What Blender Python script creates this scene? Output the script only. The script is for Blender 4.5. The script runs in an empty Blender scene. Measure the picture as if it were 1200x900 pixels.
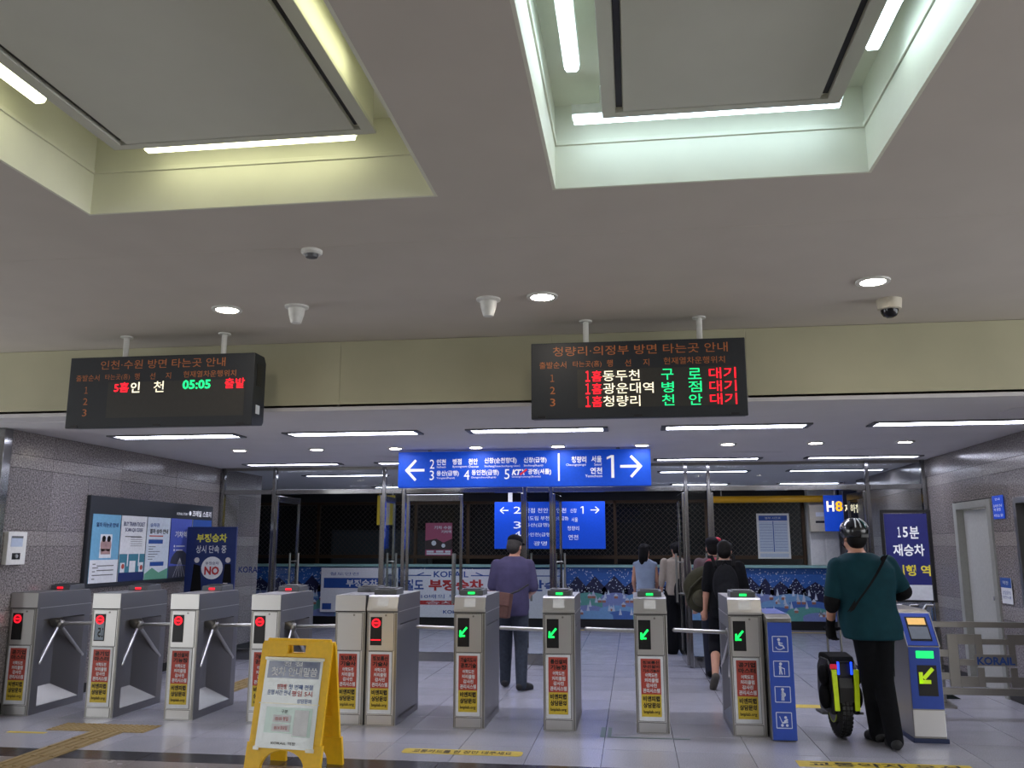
import bpy, bmesh, math, random
from mathutils import Vector, Matrix, Euler
random.seed(7)
PI = math.pi
SC = bpy.context.scene
COL = SC.collection

# ------------------------------------------------------------------ camera, world, exposure
FPX = 1020.0
PITCH = math.atan(190 / FPX)
YAW = math.atan(142 / FPX * math.cos(PITCH))
CAMH = 1.55
cam_data = bpy.data.cameras.new('camera')
cam_data.sensor_width = 36.0
cam_data.lens = FPX / 1200 * 36.0
cam_data.clip_start = 0.05
cam = bpy.data.objects.new('camera', cam_data)
cam.location = (0, 0, CAMH)
cam.rotation_euler = (PI / 2 + PITCH, 0, YAW)
COL.objects.link(cam)
SC.camera = cam

world = bpy.data.worlds.new('world')
SC.world = world
world.use_nodes = True
bg = world.node_tree.nodes['Background']
bg.inputs[0].default_value = (0.95, 0.97, 1.0, 1)
bg.inputs[1].default_value = 1.35          # dim hall light from behind the viewer
SC.view_settings.view_transform = 'Standard'
SC.view_settings.look = 'None'
SC.view_settings.gamma = 1.0
SC.view_settings.use_curve_mapping = False
SC.view_settings.exposure = 1.5
LAMP_PANEL = 8.6      # linear ceiling panels in the gate passage
LAMP_DOWN = 22.0       # round downlights
LAMP_COF_R = 3.3
LAMP_COF_L = 2.15
SIGN_GLOW = 0.34       # glow of screens and signs, and self-glow given to plain print

# ------------------------------------------------------------------ materials
def lin(h):
    h = h.lstrip('#')
    out = []
    for i in (0, 2, 4):
        c = int(h[i:i + 2], 16) / 255
        out.append(c / 12.92 if c <= 0.04045 else ((c + 0.055) / 1.055) ** 2.4)
    return (*out, 1.0)

MATS = {}
def mat(name, color='#808080', rough=0.5, metal=0.0, emit=0.0, var=0.06, scale=30.0, bump=0.0, coat=0.0, spec=0.5, ecol=None):
    if name in MATS:
        return MATS[name]
    m = bpy.data.materials.new(name)
    m.use_nodes = True
    nt = m.node_tree
    b = nt.nodes['Principled BSDF']
    c = lin(color)
    b.inputs['Roughness'].default_value = rough
    b.inputs['Metallic'].default_value = metal
    b.inputs['Specular IOR Level'].default_value = spec
    b.inputs['Coat Weight'].default_value = coat
    b.inputs['Coat Roughness'].default_value = 0.08
    tc = nt.nodes.new('ShaderNodeTexCoord')
    no = nt.nodes.new('ShaderNodeTexNoise')
    no.inputs['Scale'].default_value = scale
    no.inputs['Detail'].default_value = 4
    nt.links.new(tc.outputs['Object'], no.inputs['Vector'])
    rp = nt.nodes.new('ShaderNodeValToRGB')
    rp.color_ramp.elements[0].position = 0.3
    rp.color_ramp.elements[1].position = 0.7
    rp.color_ramp.elements[0].color = tuple(max(0, x * (1 - var)) for x in c[:3]) + (1,)
    rp.color_ramp.elements[1].color = tuple(min(1, x * (1 + var)) for x in c[:3]) + (1,)
    nt.links.new(no.outputs['Fac'], rp.inputs['Fac'])
    nt.links.new(rp.outputs['Color'], b.inputs['Base Color'])
    if bump > 0:
        bp = nt.nodes.new('ShaderNodeBump')
        bp.inputs['Strength'].default_value = bump
        bp.inputs['Distance'].default_value = 0.01
        nt.links.new(no.outputs['Fac'], bp.inputs['Height'])
        nt.links.new(bp.outputs['Normal'], b.inputs['Normal'])
    if emit > 0:
        b.inputs['Emission Color'].default_value = lin(ecol) if ecol else c
        b.inputs['Emission Strength'].default_value = emit if name.endswith('lamp') or '_lamp_' in name else emit * SIGN_GLOW
    MATS[name] = m
    return m

def granite(name, base, dark, light, rough=0.22, scale=130.0, tilevar=0.10):
    m = bpy.data.materials.new(name)
    m.use_nodes = True
    nt = m.node_tree
    N, L = nt.nodes, nt.links
    b = N['Principled BSDF']
    b.inputs['Roughness'].default_value = rough
    tc = N.new('ShaderNodeTexCoord')
    geo = N.new('ShaderNodeNewGeometry')
    n1 = N.new('ShaderNodeTexNoise'); n1.inputs['Scale'].default_value = scale; n1.inputs['Detail'].default_value = 6; n1.inputs['Roughness'].default_value = 0.7
    L.new(geo.outputs['Position'], n1.inputs['Vector'])
    r = N.new('ShaderNodeValToRGB')
    e = r.color_ramp.elements
    e[0].position = 0.36; e[0].color = lin(dark)
    e[1].position = 0.64; e[1].color = lin(light)
    k = e.new(0.5); k.color = lin(base)
    L.new(n1.outputs['Fac'], r.inputs['Fac'])
    n2 = N.new('ShaderNodeTexNoise'); n2.inputs['Scale'].default_value = 1.3; n2.inputs['Detail'].default_value = 3
    L.new(geo.outputs['Position'], n2.inputs['Vector'])
    oi = N.new('ShaderNodeObjectInfo')
    ad = N.new('ShaderNodeMath'); ad.operation = 'ADD'
    L.new(n2.outputs['Fac'], ad.inputs[0]); L.new(oi.outputs['Random'], ad.inputs[1])
    mr = N.new('ShaderNodeMapRange')
    mr.inputs['From Min'].default_value = 0.3; mr.inputs['From Max'].default_value = 1.7
    mr.inputs['To Min'].default_value = 1 - tilevar; mr.inputs['To Max'].default_value = 1 + tilevar
    L.new(ad.outputs[0], mr.inputs['Value'])
    mx = N.new('ShaderNodeVectorMath'); mx.operation = 'SCALE'
    L.new(r.outputs['Color'], mx.inputs[0]); L.new(mr.outputs['Result'], mx.inputs['Scale'])
    L.new(mx.outputs['Vector'], b.inputs['Base Color'])
    n3 = N.new('ShaderNodeTexNoise'); n3.inputs['Scale'].default_value = 5
    L.new(geo.outputs['Position'], n3.inputs['Vector'])
    m3 = N.new('ShaderNodeMapRange'); m3.inputs['To Min'].default_value = rough - 0.07; m3.inputs['To Max'].default_value = rough + 0.12
    L.new(n3.outputs['Fac'], m3.inputs['Value']); L.new(m3.outputs['Result'], b.inputs['Roughness'])
    MATS[name] = m
    return m

def steel(name, color='#9a9892', rough=0.32, streak=(4, 4, 220)):
    m = bpy.data.materials.new(name); m.use_nodes = True
    nt = m.node_tree; N, L = nt.nodes, nt.links
    b = N['Principled BSDF']
    b.inputs['Metallic'].default_value = 0.92
    tc = N.new('ShaderNodeTexCoord'); mp = N.new('ShaderNodeMapping')
    mp.inputs['Scale'].default_value = streak
    L.new(tc.outputs['Object'], mp.inputs['Vector'])
    n = N.new('ShaderNodeTexNoise'); n.inputs['Scale'].default_value = 2; n.inputs['Detail'].default_value = 3
    L.new(mp.outputs['Vector'], n.inputs['Vector'])
    r = N.new('ShaderNodeValToRGB')
    c = lin(color)
    r.color_ramp.elements[0].color = tuple(x * 0.95 for x in c[:3]) + (1,)
    r.color_ramp.elements[1].color = tuple(min(1, x * 1.04) for x in c[:3]) + (1,)
    L.new(n.outputs['Fac'], r.inputs['Fac']); L.new(r.outputs['Color'], b.inputs['Base Color'])
    mr = N.new('ShaderNodeMapRange'); mr.inputs['To Min'].default_value = rough - 0.04; mr.inputs['To Max'].default_value = rough + 0.05
    L.new(n.outputs['Fac'], mr.inputs['Value']); L.new(mr.outputs['Result'], b.inputs['Roughness'])
    MATS[name] = m
    return m

def glass(name, tint=(0.93, 0.96, 0.96), gl=0.07):
    m = bpy.data.materials.new(name); m.use_nodes = True
    nt = m.node_tree; N, L = nt.nodes, nt.links
    N.clear()
    o = N.new('ShaderNodeOutputMaterial'); mx = N.new('ShaderNodeMixShader')
    t = N.new('ShaderNodeBsdfTransparent'); t.inputs[0].default_value = (*tint, 1)
    g = N.new('ShaderNodeBsdfGlossy'); g.inputs['Roughness'].default_value = 0.02
    fr = N.new('ShaderNodeFresnel'); fr.inputs['IOR'].default_value = 1.28
    ge = N.new('ShaderNodeNewGeometry'); iv = N.new('ShaderNodeMath'); iv.operation = 'SUBTRACT'; iv.inputs[0].default_value = 1.0
    L.new(ge.outputs['Backfacing'], iv.inputs[1])
    ml_ = N.new('ShaderNodeMath'); ml_.operation = 'MULTIPLY'; L.new(fr.outputs[0], ml_.inputs[0]); L.new(iv.outputs[0], ml_.inputs[1])
    L.new(ml_.outputs[0], mx.inputs[0]); L.new(t.outputs[0], mx.inputs[1]); L.new(g.outputs[0], mx.inputs[2])
    L.new(mx.outputs[0], o.inputs[0])
    MATS[name] = m
    return m

def floor_far(name):
    m = granite(name, '#a8a8b1', '#9a9aa3', '#b6b6bf', 0.17, 90)
    nt = m.node_tree; N, L = nt.nodes, nt.links
    b = N['Principled BSDF']
    src = b.inputs['Base Color'].links[0].from_socket
    geo = N.new('ShaderNodeNewGeometry'); mp = N.new('ShaderNodeMapping')
    mp.inputs['Location'].default_value = (0.27, 0.06, 0)
    L.new(geo.outputs['Position'], mp.inputs['Vector'])
    br = N.new('ShaderNodeTexBrick'); br.offset = 0
    br.inputs['Scale'].default_value = 1; br.inputs['Brick Width'].default_value = 0.556; br.inputs['Row Height'].default_value = 0.556
    br.inputs['Mortar Size'].default_value = 0.004
    br.inputs['Mortar'].default_value = (0.35, 0.35, 0.35, 1)
    br.inputs['Color1'].default_value = (1, 1, 1, 1); br.inputs['Color2'].default_value = (0.93, 0.93, 0.94, 1)
    L.new(mp.outputs['Vector'], br.inputs['Vector'])
    mu = N.new('ShaderNodeVectorMath'); mu.operation = 'MULTIPLY'
    L.new(src, mu.inputs[0]); L.new(br.outputs['Color'], mu.inputs[1])
    L.new(mu.outputs[0], b.inputs['Base Color'])
    return m

M_ceil = mat('ceiling_paint', '#c3bcb2', 0.75, var=0.03, scale=2.5)
M_ceil2 = mat('passage_ceiling_paint', '#cfcdce', 0.7, var=0.03, scale=2.5)
M_hang = mat('hanging_board_paint', '#cdcec2', 0.7, var=0.03, scale=2.5)
M_coffer = mat('coffer_paint', '#dcdccb', 0.6, var=0.03, scale=4)
M_header = mat('header_paint', '#b5b295', 0.65, var=0.05, scale=2)
M_gran = granite('wall_granite', '#77716f', '#454140', '#a39c98', 0.16, 60, 0.10)
M_gran2 = granite('wall_granite_band', '#87817d', '#5a5553', '#aaa39e', 0.16, 60, 0.08)
M_dark = mat('dark_joint', '#2b2a29', 0.8)
M_tile = granite('floor_granite', '#a8a8b1', '#93939c', '#babac3', 0.17, 110, 0.10)
M_tiled = granite('floor_granite_dark', '#2f2e30', '#232224', '#434144', 0.2, 110)
M_tileb = granite('floor_granite_brown', '#8a837f', '#756f6c', '#9e9793', 0.22, 110)
M_far = floor_far('floor_granite_far')
M_steel = steel('brushed_steel')
M_steelb = steel('bright_steel', '#d8d7d4', 0.36)
M_steeld = steel('dark_steel', '#979696', 0.42)
M_chrome = steel('polished_steel', '#8f8f8e', 0.11)
M_glass = glass('clear_glass')
M_black = mat('black_plastic', '#121214', 0.4)
M_soft = mat('black_fabric', '#141416', 0.85, spec=0.15, var=0.2, scale=80)
M_white = mat('white_plastic', '#dcdcd6', 0.45)
M_paper = mat('white_paper', '#dadde0', 0.5)
M_lit = mat('white_print', '#f0f2f4', 0.5, emit=0.25)  # print with a faint glow of its own, on unlit boards too
M_grey = mat('grey_plastic', '#56585a', 0.45)
M_red = mat('red_print', '#b0473a', 0.5)
M_yel = mat('yellow_print', '#cdb336', 0.5)
M_ink = mat('black_ink', '#1b1510', 0.6)
M_blue = mat('blue_sign', '#0a48c4', 0.55, emit=0.22, ecol='#0a48c8', spec=0.3)
M_navy = mat('navy_print', '#16295f', 0.45)
M_orange = mat('orange_print', '#b06a3c', 0.5, emit=0.10)  # printed letters given a faint self-glow
M_board = mat('display_housing', '#23272c', 0.5)
M_ledbg = mat('led_matrix', '#35332f', 0.5)
M_ledr = mat('led_red', '#ff2030', 0.5, emit=1.6, ecol='#ff1428')
M_ledg = mat('led_green', '#20ff90', 0.5, emit=1.1, ecol='#1cf58a')
M_ledw = mat('led_white', '#fff5d8', 0.5, emit=1.1, ecol='#fff2d0')
M_ledgs = mat('led_green_bright', '#20ff60', 0.5, emit=1.8, ecol='#10ff60')
M_ybd = mat('yellow_board_plastic', '#f0bf1c', 0.42, var=0.05)
M_tact = mat('tactile_yellow', '#927c4e', 0.6, var=0.12, scale=40)
M_skin = mat('skin', '#c08e74', 0.55, var=0.05, scale=20)
M_hair = mat('black_hair', '#0b0a0a', 0.65, var=0.3, scale=60, spec=0.2)

# ------------------------------------------------------------------ mesh builder
class MB:
    def __init__(self):
        self.v = []; self.f = []
    def add(self, vs, fs):
        o = len(self.v)
        self.v += [tuple(p) for p in vs]
        self.f += [tuple(i + o for i in f) for f in fs]
        return self
    def box(self, x0, x1, y0, y1, z0, z1):
        vs = [(x, y, z) for x in (x0, x1) for y in (y0, y1) for z in (z0, z1)]
        return self.add(vs, [(0, 1, 3, 2), (4, 6, 7, 5), (0, 4, 5, 1), (2, 3, 7, 6), (0, 2, 6, 4), (1, 5, 7, 3)])
    def prism(self, poly, axis, a, b):
        n = len(poly)
        def P(p, t):
            if axis == 'x': return (t, p[0], p[1])
            if axis == 'y': return (p[0], t, p[1])
            return (p[0], p[1], t)
        vs = [P(p, a) for p in poly] + [P(p, b) for p in poly]
        fs = [tuple(range(n)), tuple(range(2 * n - 1, n - 1, -1))]
        fs += [(i, i + n, (i + 1) % n + n, (i + 1) % n) for i in range(n)]
        return self.add(vs, fs)
    def cyl(self, p0, p1, r0, r1=None, n=16, caps=True):
        r1 = r0 if r1 is None else r1
        p0, p1 = Vector(p0), Vector(p1)
        d = (p1 - p0).normalized()
        a = d.orthogonal().normalized(); b = d.cross(a)
        vs = []
        for p, r in ((p0, r0), (p1, r1)):
            for i in range(n):
                t = 2 * PI * i / n
                vs.append(p + (a * math.cos(t) + b * math.sin(t)) * r)
        fs = [(i, (i + 1) % n, (i + 1) % n + n, i + n) for i in range(n)]
        if caps:
            fs += [tuple(range(n - 1, -1, -1)), tuple(range(n, 2 * n))]
        return self.add(vs, fs)
    def ring(self, c, axis, r0, r1, h, n=24):
        c = Vector(c); d = Vector(axis).normalized(); a = d.orthogonal().normalized(); b = d.cross(a)
        vs = []
        for r, t in ((r0, 0), (r1, 0), (r1, h), (r0, h)):
            for i in range(n):
                q = 2 * PI * i / n
                vs.append(c + d * t + (a * math.cos(q) + b * math.sin(q)) * r)
        fs = []
        for k in range(4):
            for i in range(n):
                j = (i + 1) % n; k2 = (k + 1) % 4
                fs.append((k * n + i, k * n + j, k2 * n + j, k2 * n + i))
        return self.add(vs, fs)
    def ell(self, c, r, n=16, m=10, rot=None):
        vs = []; fs = []
        R = rot or Matrix.Identity(3)
        for j in range(m + 1):
            th = PI * j / m
            for i in range(n):
                ph = 2 * PI * i / n
                p = R @ Vector((r[0] * math.sin(th) * math.cos(ph), r[1] * math.sin(th) * math.sin(ph), r[2] * math.cos(th)))
                vs.append(Vector(c) + p)
        for j in range(m):
            for i in range(n):
                k = (i + 1) % n
                fs.append((j * n + i, (j + 1) * n + i, (j + 1) * n + k, j * n + k))
        return self.add(vs, fs)
    def tube(self, pts, rs, n=12):
        """tapered round tube with spherical joints"""
        if not hasattr(rs, '__len__'): rs = [rs] * len(pts)
        for i in range(len(pts) - 1):
            self.cyl(pts[i], pts[i + 1], rs[i], rs[i + 1], n)
        for p, r in zip(pts, rs):
            self.ell(p, (r, r, r), n, 8)
        return self
    def loft(self, rings, n=24):
        """rings: (cx, cy, z, rx, ry) stacked, closed with caps"""
        vs = []; fs = []
        for (cx, cy, z, rx, ry) in rings:
            for i in range(n):
                t = 2 * PI * i / n
                c, s = math.cos(t), math.sin(t)
                c = math.copysign(abs(c) ** 0.85, c); s = math.copysign(abs(s) ** 0.85, s)
                vs.append((cx + rx * c, cy + ry * s, z))
        for k in range(len(rings) - 1):
            for i in range(n):
                j = (i + 1) % n
                fs.append((k * n + i, k * n + j, (k + 1) * n + j, (k + 1) * n + i))
        fs.append(tuple(range(n - 1, -1, -1)))
        fs.append(tuple(range((len(rings) - 1) * n, len(rings) * n)))
        return self.add(vs, fs)
    def xf(self, M):
        self.v = [tuple(M @ Vector(p)) for p in self.v]
        return self
    def mesh(self, name, m, bevel=0.0, smooth=None):
        me = bpy.data.meshes.new(name)
        me.from_pydata(self.v, [], self.f)
        bm = bmesh.new(); bm.from_mesh(me)
        bmesh.ops.remove_doubles(bm, verts=bm.verts, dist=1e-6)
        bmesh.ops.recalc_face_normals(bm, faces=bm.faces)
        if bevel > 0:
            es = [e for e in bm.edges if len(e.link_faces) == 2 and e.calc_face_angle(0) > 0.6]
            bmesh.ops.bevel(bm, geom=es, offset=bevel, segments=2, profile=0.6, affect='EDGES', clamp_overlap=True)
        bm.to_mesh(me); bm.free()
        if smooth:
            me.polygons.foreach_set('use_smooth', [True] * len(me.polygons))
            me.set_sharp_from_angle(angle=smooth)
        me.materials.append(m)
        return me
    def build(self, name, m, parent=None, bevel=0.0, smooth=None, label=None):
        return obj(name, self.mesh(name, m, bevel, smooth), parent, label)

def obj(name, me, parent=None, label=None):
    o = bpy.data.objects.new(name, me)
    COL.objects.link(o)
    if parent is not None: o.parent = parent
    if label: o['label'] = label
    return o

def tag(o, label, cat=None, group=None, kind=None):
    o['label'] = label
    if cat: o['category'] = cat
    if group: o['group'] = group
    if kind: o['kind'] = kind
    return o

def thing(name, label, cat, loc=(0, 0, 0), rz=0.0, group=None, kind=None):
    o = bpy.data.objects.new(name, None)
    o.empty_display_size = 0.1
    COL.objects.link(o)
    o.location = loc; o.rotation_euler = (0, 0, rz)
    return tag(o, label, cat, group, kind)

def BOX(name, m, parent, x0, x1, y0, y1, z0, z1, bevel=0.0, label=None):
    return MB().box(x0, x1, y0, y1, z0, z1).build(name, m, parent, bevel, label=label)

# ------------------------------------------------------------------ lettering (Blender's built-in font)
TXT = {}
TXTMESH = {}
def txt_raw(body, bold):
    k = (body, bold)
    if k not in TXT:
        cu = bpy.data.curves.new('lettering', 'FONT')
        cu.body = body; cu.size = 1.0; cu.resolution_u = 2; cu.offset = bold
        o = bpy.data.objects.new('lettering', cu)
        me = bpy.data.meshes.new_from_object(o)
        vs = [(v.co.x, v.co.y) for v in me.vertices]
        fs = [tuple(p.vertices) for p in me.polygons]
        bpy.data.objects.remove(o); bpy.data.curves.remove(cu); bpy.data.meshes.remove(me)
        TXT[k] = (vs, fs)
    return TXT[k]

def put_text(mb, body, x0, x1, z0, z1, y, bold=0.0, shear=0.0, mirror=False):
    """fit the words into the box (x0..x1, z0..z1) on the plane y, read from -Y"""
    vs, fs = txt_raw(body, bold)
    if not vs: return mb
    a0 = min(p[0] for p in vs); a1 = max(p[0] for p in vs)
    b0 = min(p[1] for p in vs); b1 = max(p[1] for p in vs)
    out = []
    for (a, b) in vs:
        u = (a - a0) / (a1 - a0); w = (b - b0) / (b1 - b0)
        if mirror: u = 1 - u
        out.append((x0 + (x1 - x0) * u + shear * (z1 - z0) * w, y, z0 + (z1 - z0) * w))
    return mb.add(out, fs)

def letters(parent, m, y, items, name='lettering', label=None):
    """items: (body, x0, x1, z0, z1[, bold]) all of one colour"""
    out = []
    for it in items:
        k = (tuple(it), y, m.name)
        if k not in TXTMESH:
            mb = put_text(MB(), it[0], it[1], it[2], it[3], it[4], y, it[5] if len(it) > 5 else 0.0)
            me = bpy.data.meshes.new(name)
            me.from_pydata(mb.v, [], mb.f)
            me.materials.append(m)
            TXTMESH[k] = me
        out.append(obj(name, TXTMESH[k], parent, label))
    return out

def flat(parent, m, y, polys, name='print', label=None):
    """flat printed shapes on plane y; polys are lists of (x, z)"""
    mb = MB()
    for p in polys:
        mb.add([(a, y, b) for a, b in p], [tuple(range(len(p)))])
    me = bpy.data.meshes.new(name)
    me.from_pydata(mb.v, [], mb.f); me.materials.append(m)
    return obj(name, me, parent, label)

def R(x0, x1, z0, z1): return [(x0, z0), (x1, z0), (x1, z1), (x0, z1)]
def disc(cx, cz, r, n=24, sx=1.0, a0=0, a1=2 * PI):
    return [(cx + r * sx * math.cos(a0 + (a1 - a0) * i / n), cz + r * math.sin(a0 + (a1 - a0) * i / n)) for i in range(n)]
def seg(p, q, w):
    p, q = Vector(p), Vector(q); d = (q - p).normalized(); nrm = Vector((-d.y, d.x)) * w / 2
    return [tuple(p - nrm), tuple(q - nrm), tuple(q + nrm), tuple(p + nrm)]

# ================================================================== SETTING
XL, XR = -5.9, 3.8
YH, YG, YC = 6.9, 12.0, 17.8
Z1, Z2 = 3.25, 2.66

# ---- floor
floor = tag(BOX('floor', M_far, None, -9.5, 9, -5, 21, -0.10, -0.006), 'grey polished granite floor of the station hall', 'floor', kind='structure')
BOX('front_paving', M_tileb, floor, -9.5, 9, -5, 5.795, -0.005, -0.001)
tag(BOX('wall_added_back', M_gran, None, -9.5, 9, -4.9, -4.7, 0, Z1), 'granite wall closing the hall behind the viewer', 'wall', kind='structure')  # unseen, added so the gate fronts reflect something darker than open background
TP = 0.556
tile_meshes = {}
def tile(x0, x1, y0, y1, m):
    w, d = round(x1 - x0, 4), round(y1 - y0, 4)
    k = (w, d, m.name)
    if k not in tile_meshes:
        tile_meshes[k] = MB().box(0, w - 0.005, 0, d - 0.005, -0.02, 0).mesh('tile', m, 0.0015)
    o = obj('tile', tile_meshes[k], floor); o.location = (x0 + 0.0025, y0 + 0.0025, 0)
y = 6.63
rows = []
while y < 10.5: rows.append(y); y += TP
x_start = -0.27 - TP * 11
for yy in rows:
    x = x_start
    while x < 5.0:
        if x > XL - 0.6 and x < XR + 1.0:
            tile(x, x + TP, yy, yy + TP, M_tile)
        x += TP
for k in range(11):
    tile(-7 + k * 1.112, -7 + (k + 1) * 1.112, 6.36, 6.63, M_tiled)
    tile(-7 + k * 1.112, -7 + (k + 1) * 1.112, 5.80, 6.36, M_tileb)

# ---- granite side walls with separate panels
ZROWS = [(0.0, 0.10, 'base'), (0.10, 0.80, 'tall'), (0.80, 0.95, 'band'), (0.95, 1.55, 'tall'), (1.55, 1.70, 'band'), (1.70, 2.30, 'tall'), (2.30, 2.43, 'band'), (2.43, 2.66, 'top')]
def granite_wall(name, X, side, ya, yb, holes, label, y_ref):
    t = thing(name, label, 'wall', (0, 0, 0), kind='structure')
    # backing
    ys = sorted(set([ya, yb] + [h for q in holes for h in (q[0], q[1])]))
    back = MB()
    xa, xb = (X - 0.20, X - 0.012) if side < 0 else (X + 0.012, X + 0.20)
    for a, b in zip(ys[:-1], ys[1:]):
        zs = [0.0, 2.66]
        for (h0, h1, hz0, hz1) in holes:
            if h0 <= a + 1e-6 and h1 >= b - 1e-6: zs = [0.0, hz0, hz1, 2.66]
        for i in range(0, len(zs), 2):
            if zs[i + 1] - zs[i] > 0.01: back.box(xa, xb, a, b, zs[i], zs[i + 1])
    back.build('backing', M_dark, t)
    cache = {}
    for (z0, z1, kind) in ZROWS:
        step = {'tall': 0.62, 'band': 1.24, 'top': 1.24, 'base': 1.24}[kind]
        k0 = math.floor((ya - y_ref) / step)
        yy = y_ref + k0 * step
        while yy < yb:
            a, b = max(yy, ya), min(yy + step, yb)
            yy += step
            cells = [(a, b, z0, z1)]
            for (h0, h1, hz0, hz1) in holes:
                new = []
                for (c0, c1, d0, d1) in cells:
                    if c1 <= h0 or c0 >= h1 or d1 <= hz0 or d0 >= hz1:
                        new.append((c0, c1, d0, d1)); continue
                    if c0 < h0: new.append((c0, h0, d0, d1))
                    if c1 > h1: new.append((h1, c1, d0, d1))
                    m0, m1 = max(c0, h0), min(c1, h1)
                    if d0 < hz0: new.append((m0, m1, d0, hz0))
                    if d1 > hz1: new.append((m0, m1, hz1, d1))
                cells = new
            for (c0, c1, d0, d1) in cells:
                if c1 - c0 < 0.03 or d1 - d0 < 0.02: continue
                k = (round(c1 - c0, 3), round(d1 - d0, 3), kind)
                if k not in cache:
                    mm = M_gran2 if kind == 'band' else (M_dark if kind == 'base' else M_gran)
                    pr = 0.012 if kind != 'base' else 0.016
                    x0, x1 = (-0.012, pr - 0.012) if side < 0 else (-pr + 0.012, 0.012)
                    cache[k] = MB().box(x0, x1, 0.002, k[0] - 0.002, 0.002, k[1] - 0.002).mesh('panel', mm, 0.0012)
                o = obj('panel', cache[k], t); o.location = (X, c0, d0)
    return t
granite_wall('wall_left', XL, -1, 7.6, 13.4, [], 'speckled grey granite wall with the poster board on the left', 8.25)
granite_wall('wall_right', XR, 1, 6.9, 15.6, [(9.98, 11.09, 0.0, 2.06), (7.9, 9.40, 0.95, 2.03)], 'speckled grey granite wall with a grey door on the right', 10.15)

# left front return and steel corner post
tag(BOX('wall_front', mat('dark_wall', '#35353a', 0.5), None, -9.5, -5.96, 7.50, 7.58, 0, 3.25), 'dark wall face left of the steel corner post', 'wall', kind='structure')
tag(BOX('trim_1', M_chrome, None, -5.97, -5.885, 7.49, 7.60, 0, 2.655, 0.004), 'polished steel corner post at the left wall', 'corner post', kind='structure')
tag(BOX('wall_back_left', M_gran, None, -9.5, XL - 0.2, 13.2, 13.4, 0, Z2), 'granite return wall behind the glass on the left', 'wall', kind='structure')
tag(BOX('wall_back_right', M_gran, None, XR + 0.2, 6.5, 15.4, 15.6, 0, Z2), 'granite return wall behind the glass on the right', 'wall', kind='structure')

tag(BOX('wall_far_right', mat('white_wall_paint', '#c4c4c0', 0.6), None, 3.40, 9, 18.0, 18.15, 0, Z2), 'white painted wall right of the ticket office', 'wall', kind='structure')
tag(BOX('wall_far_side', M_gran, None, 6.5, 6.7, 15.6, 18.0, 0, Z2), 'granite end wall far right behind the glass', 'wall', kind='structure')
tag(BOX('wall_far_left', M_gran, None, -9.7, -9.5, 13.4, 20.1, 0, Z2), 'granite end wall far left behind the glass', 'wall', kind='structure')
tag(BOX('wall_added_left', M_gran, None, -9.7, -9.5, -1.0, 3.2, 0, Z1), 'granite side wall of the front hall on the left', 'wall', kind='structure')  # added out of view, cut to the stretch the left gates reflect

# ---- ceilings
COF_R = (-0.33, 1.12, 0.9, 3.96)
COF_L = (-2.76, -0.93, 0.9, 3.96)
ceiling = thing('ceiling', 'warm grey plaster ceiling with two recessed light coffers', 'ceiling', kind='structure')
def slab(x0, x1, y0, y1, name='ceiling_board'):
    return BOX(name, M_ceil, ceiling, x0, x1, y0, y1, Z1, Z1 + 0.02)
CT = 0.0155
slab(-9.5, COF_L[0] - CT, -4, 4.60); slab(COF_L[1] + CT, COF_R[0] - CT, -4, 4.60); slab(COF_R[1] + CT, 2.42, -4, 4.60); slab(2.424, 8, -4, 4.60)
for c in (COF_L, COF_R):
    slab(c[0] - CT, c[1] + CT, -4, c[2] - CT); slab(c[0] - CT, c[1] + CT, c[3] + CT, 4.60)
slab(-9.5, 8, 4.604, YH + 0.1)
def well(c, name, px0, px1):
    x0, x1, y0, y1 = c
    zt = 3.68
    w = MB()
    t = 0.015
    w.box(x0 - t, x0, y0 - t, y1 + t, Z1, zt); w.box(x1, x1 + t, y0 - t, y1 + t, Z1, zt)
    w.box(x0, x1, y1, y1 + t, Z1, zt); w.box(x0, x1, y0 - t, y0, Z1, zt)
    w.box(x0 - t, x1 + t, y0 - t, y1 + t, zt, zt + t)
    o = w.build('coffer_well', M_coffer, ceiling)
    m = MB()
    for (a, b, cc, d) in ((x0, x0 + .010, y0, y1), (x1 - .010, x1, y0, y1), (x0, x1, y1 - .010, y1), (x0, x1, y0, y0 + .010)):
        m.box(a, b, cc, d, 3.470, 3.492)
    m.build('moulding', M_coffer, o, 0.003)
    # hanging inner panel
    p = MB().box(px0, px1, 1.3, 3.56, 3.42, zt).build('hanging_panel', M_coffer, ceiling, 0.004)
    f = MB()
    f.box(px0 - .012, px0 + .045, 1.3, 3.575, 3.40, 3.42); f.box(px1 - .045, px1 + .012, 1.3, 3.575, 3.40, 3.42)
    f.box(px0 + .045, px1 - .045, 3.53, 3.575, 3.40, 3.42)
    f.build('panel_frame', M_hang, p, 0.002)
    s = MB()
    s.box(px0 + .048, px0 + .075, 1.3, 3.515, 3.4185, 3.4205); s.box(px1 - .075, px1 - .048, 1.3, 3.515, 3.4185, 3.4205)
    s.build('slot', M_black, p)
    q = MB().box(px0 + .078, px1 - .078, 1.3, 3.525, 3.402, 3.42)
    q.build('face_board', M_hang, p, 0.002)
well(COF_L, 'left', -2.385, -1.125)
well(COF_R, 'right', -0.075, 0.905)

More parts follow.
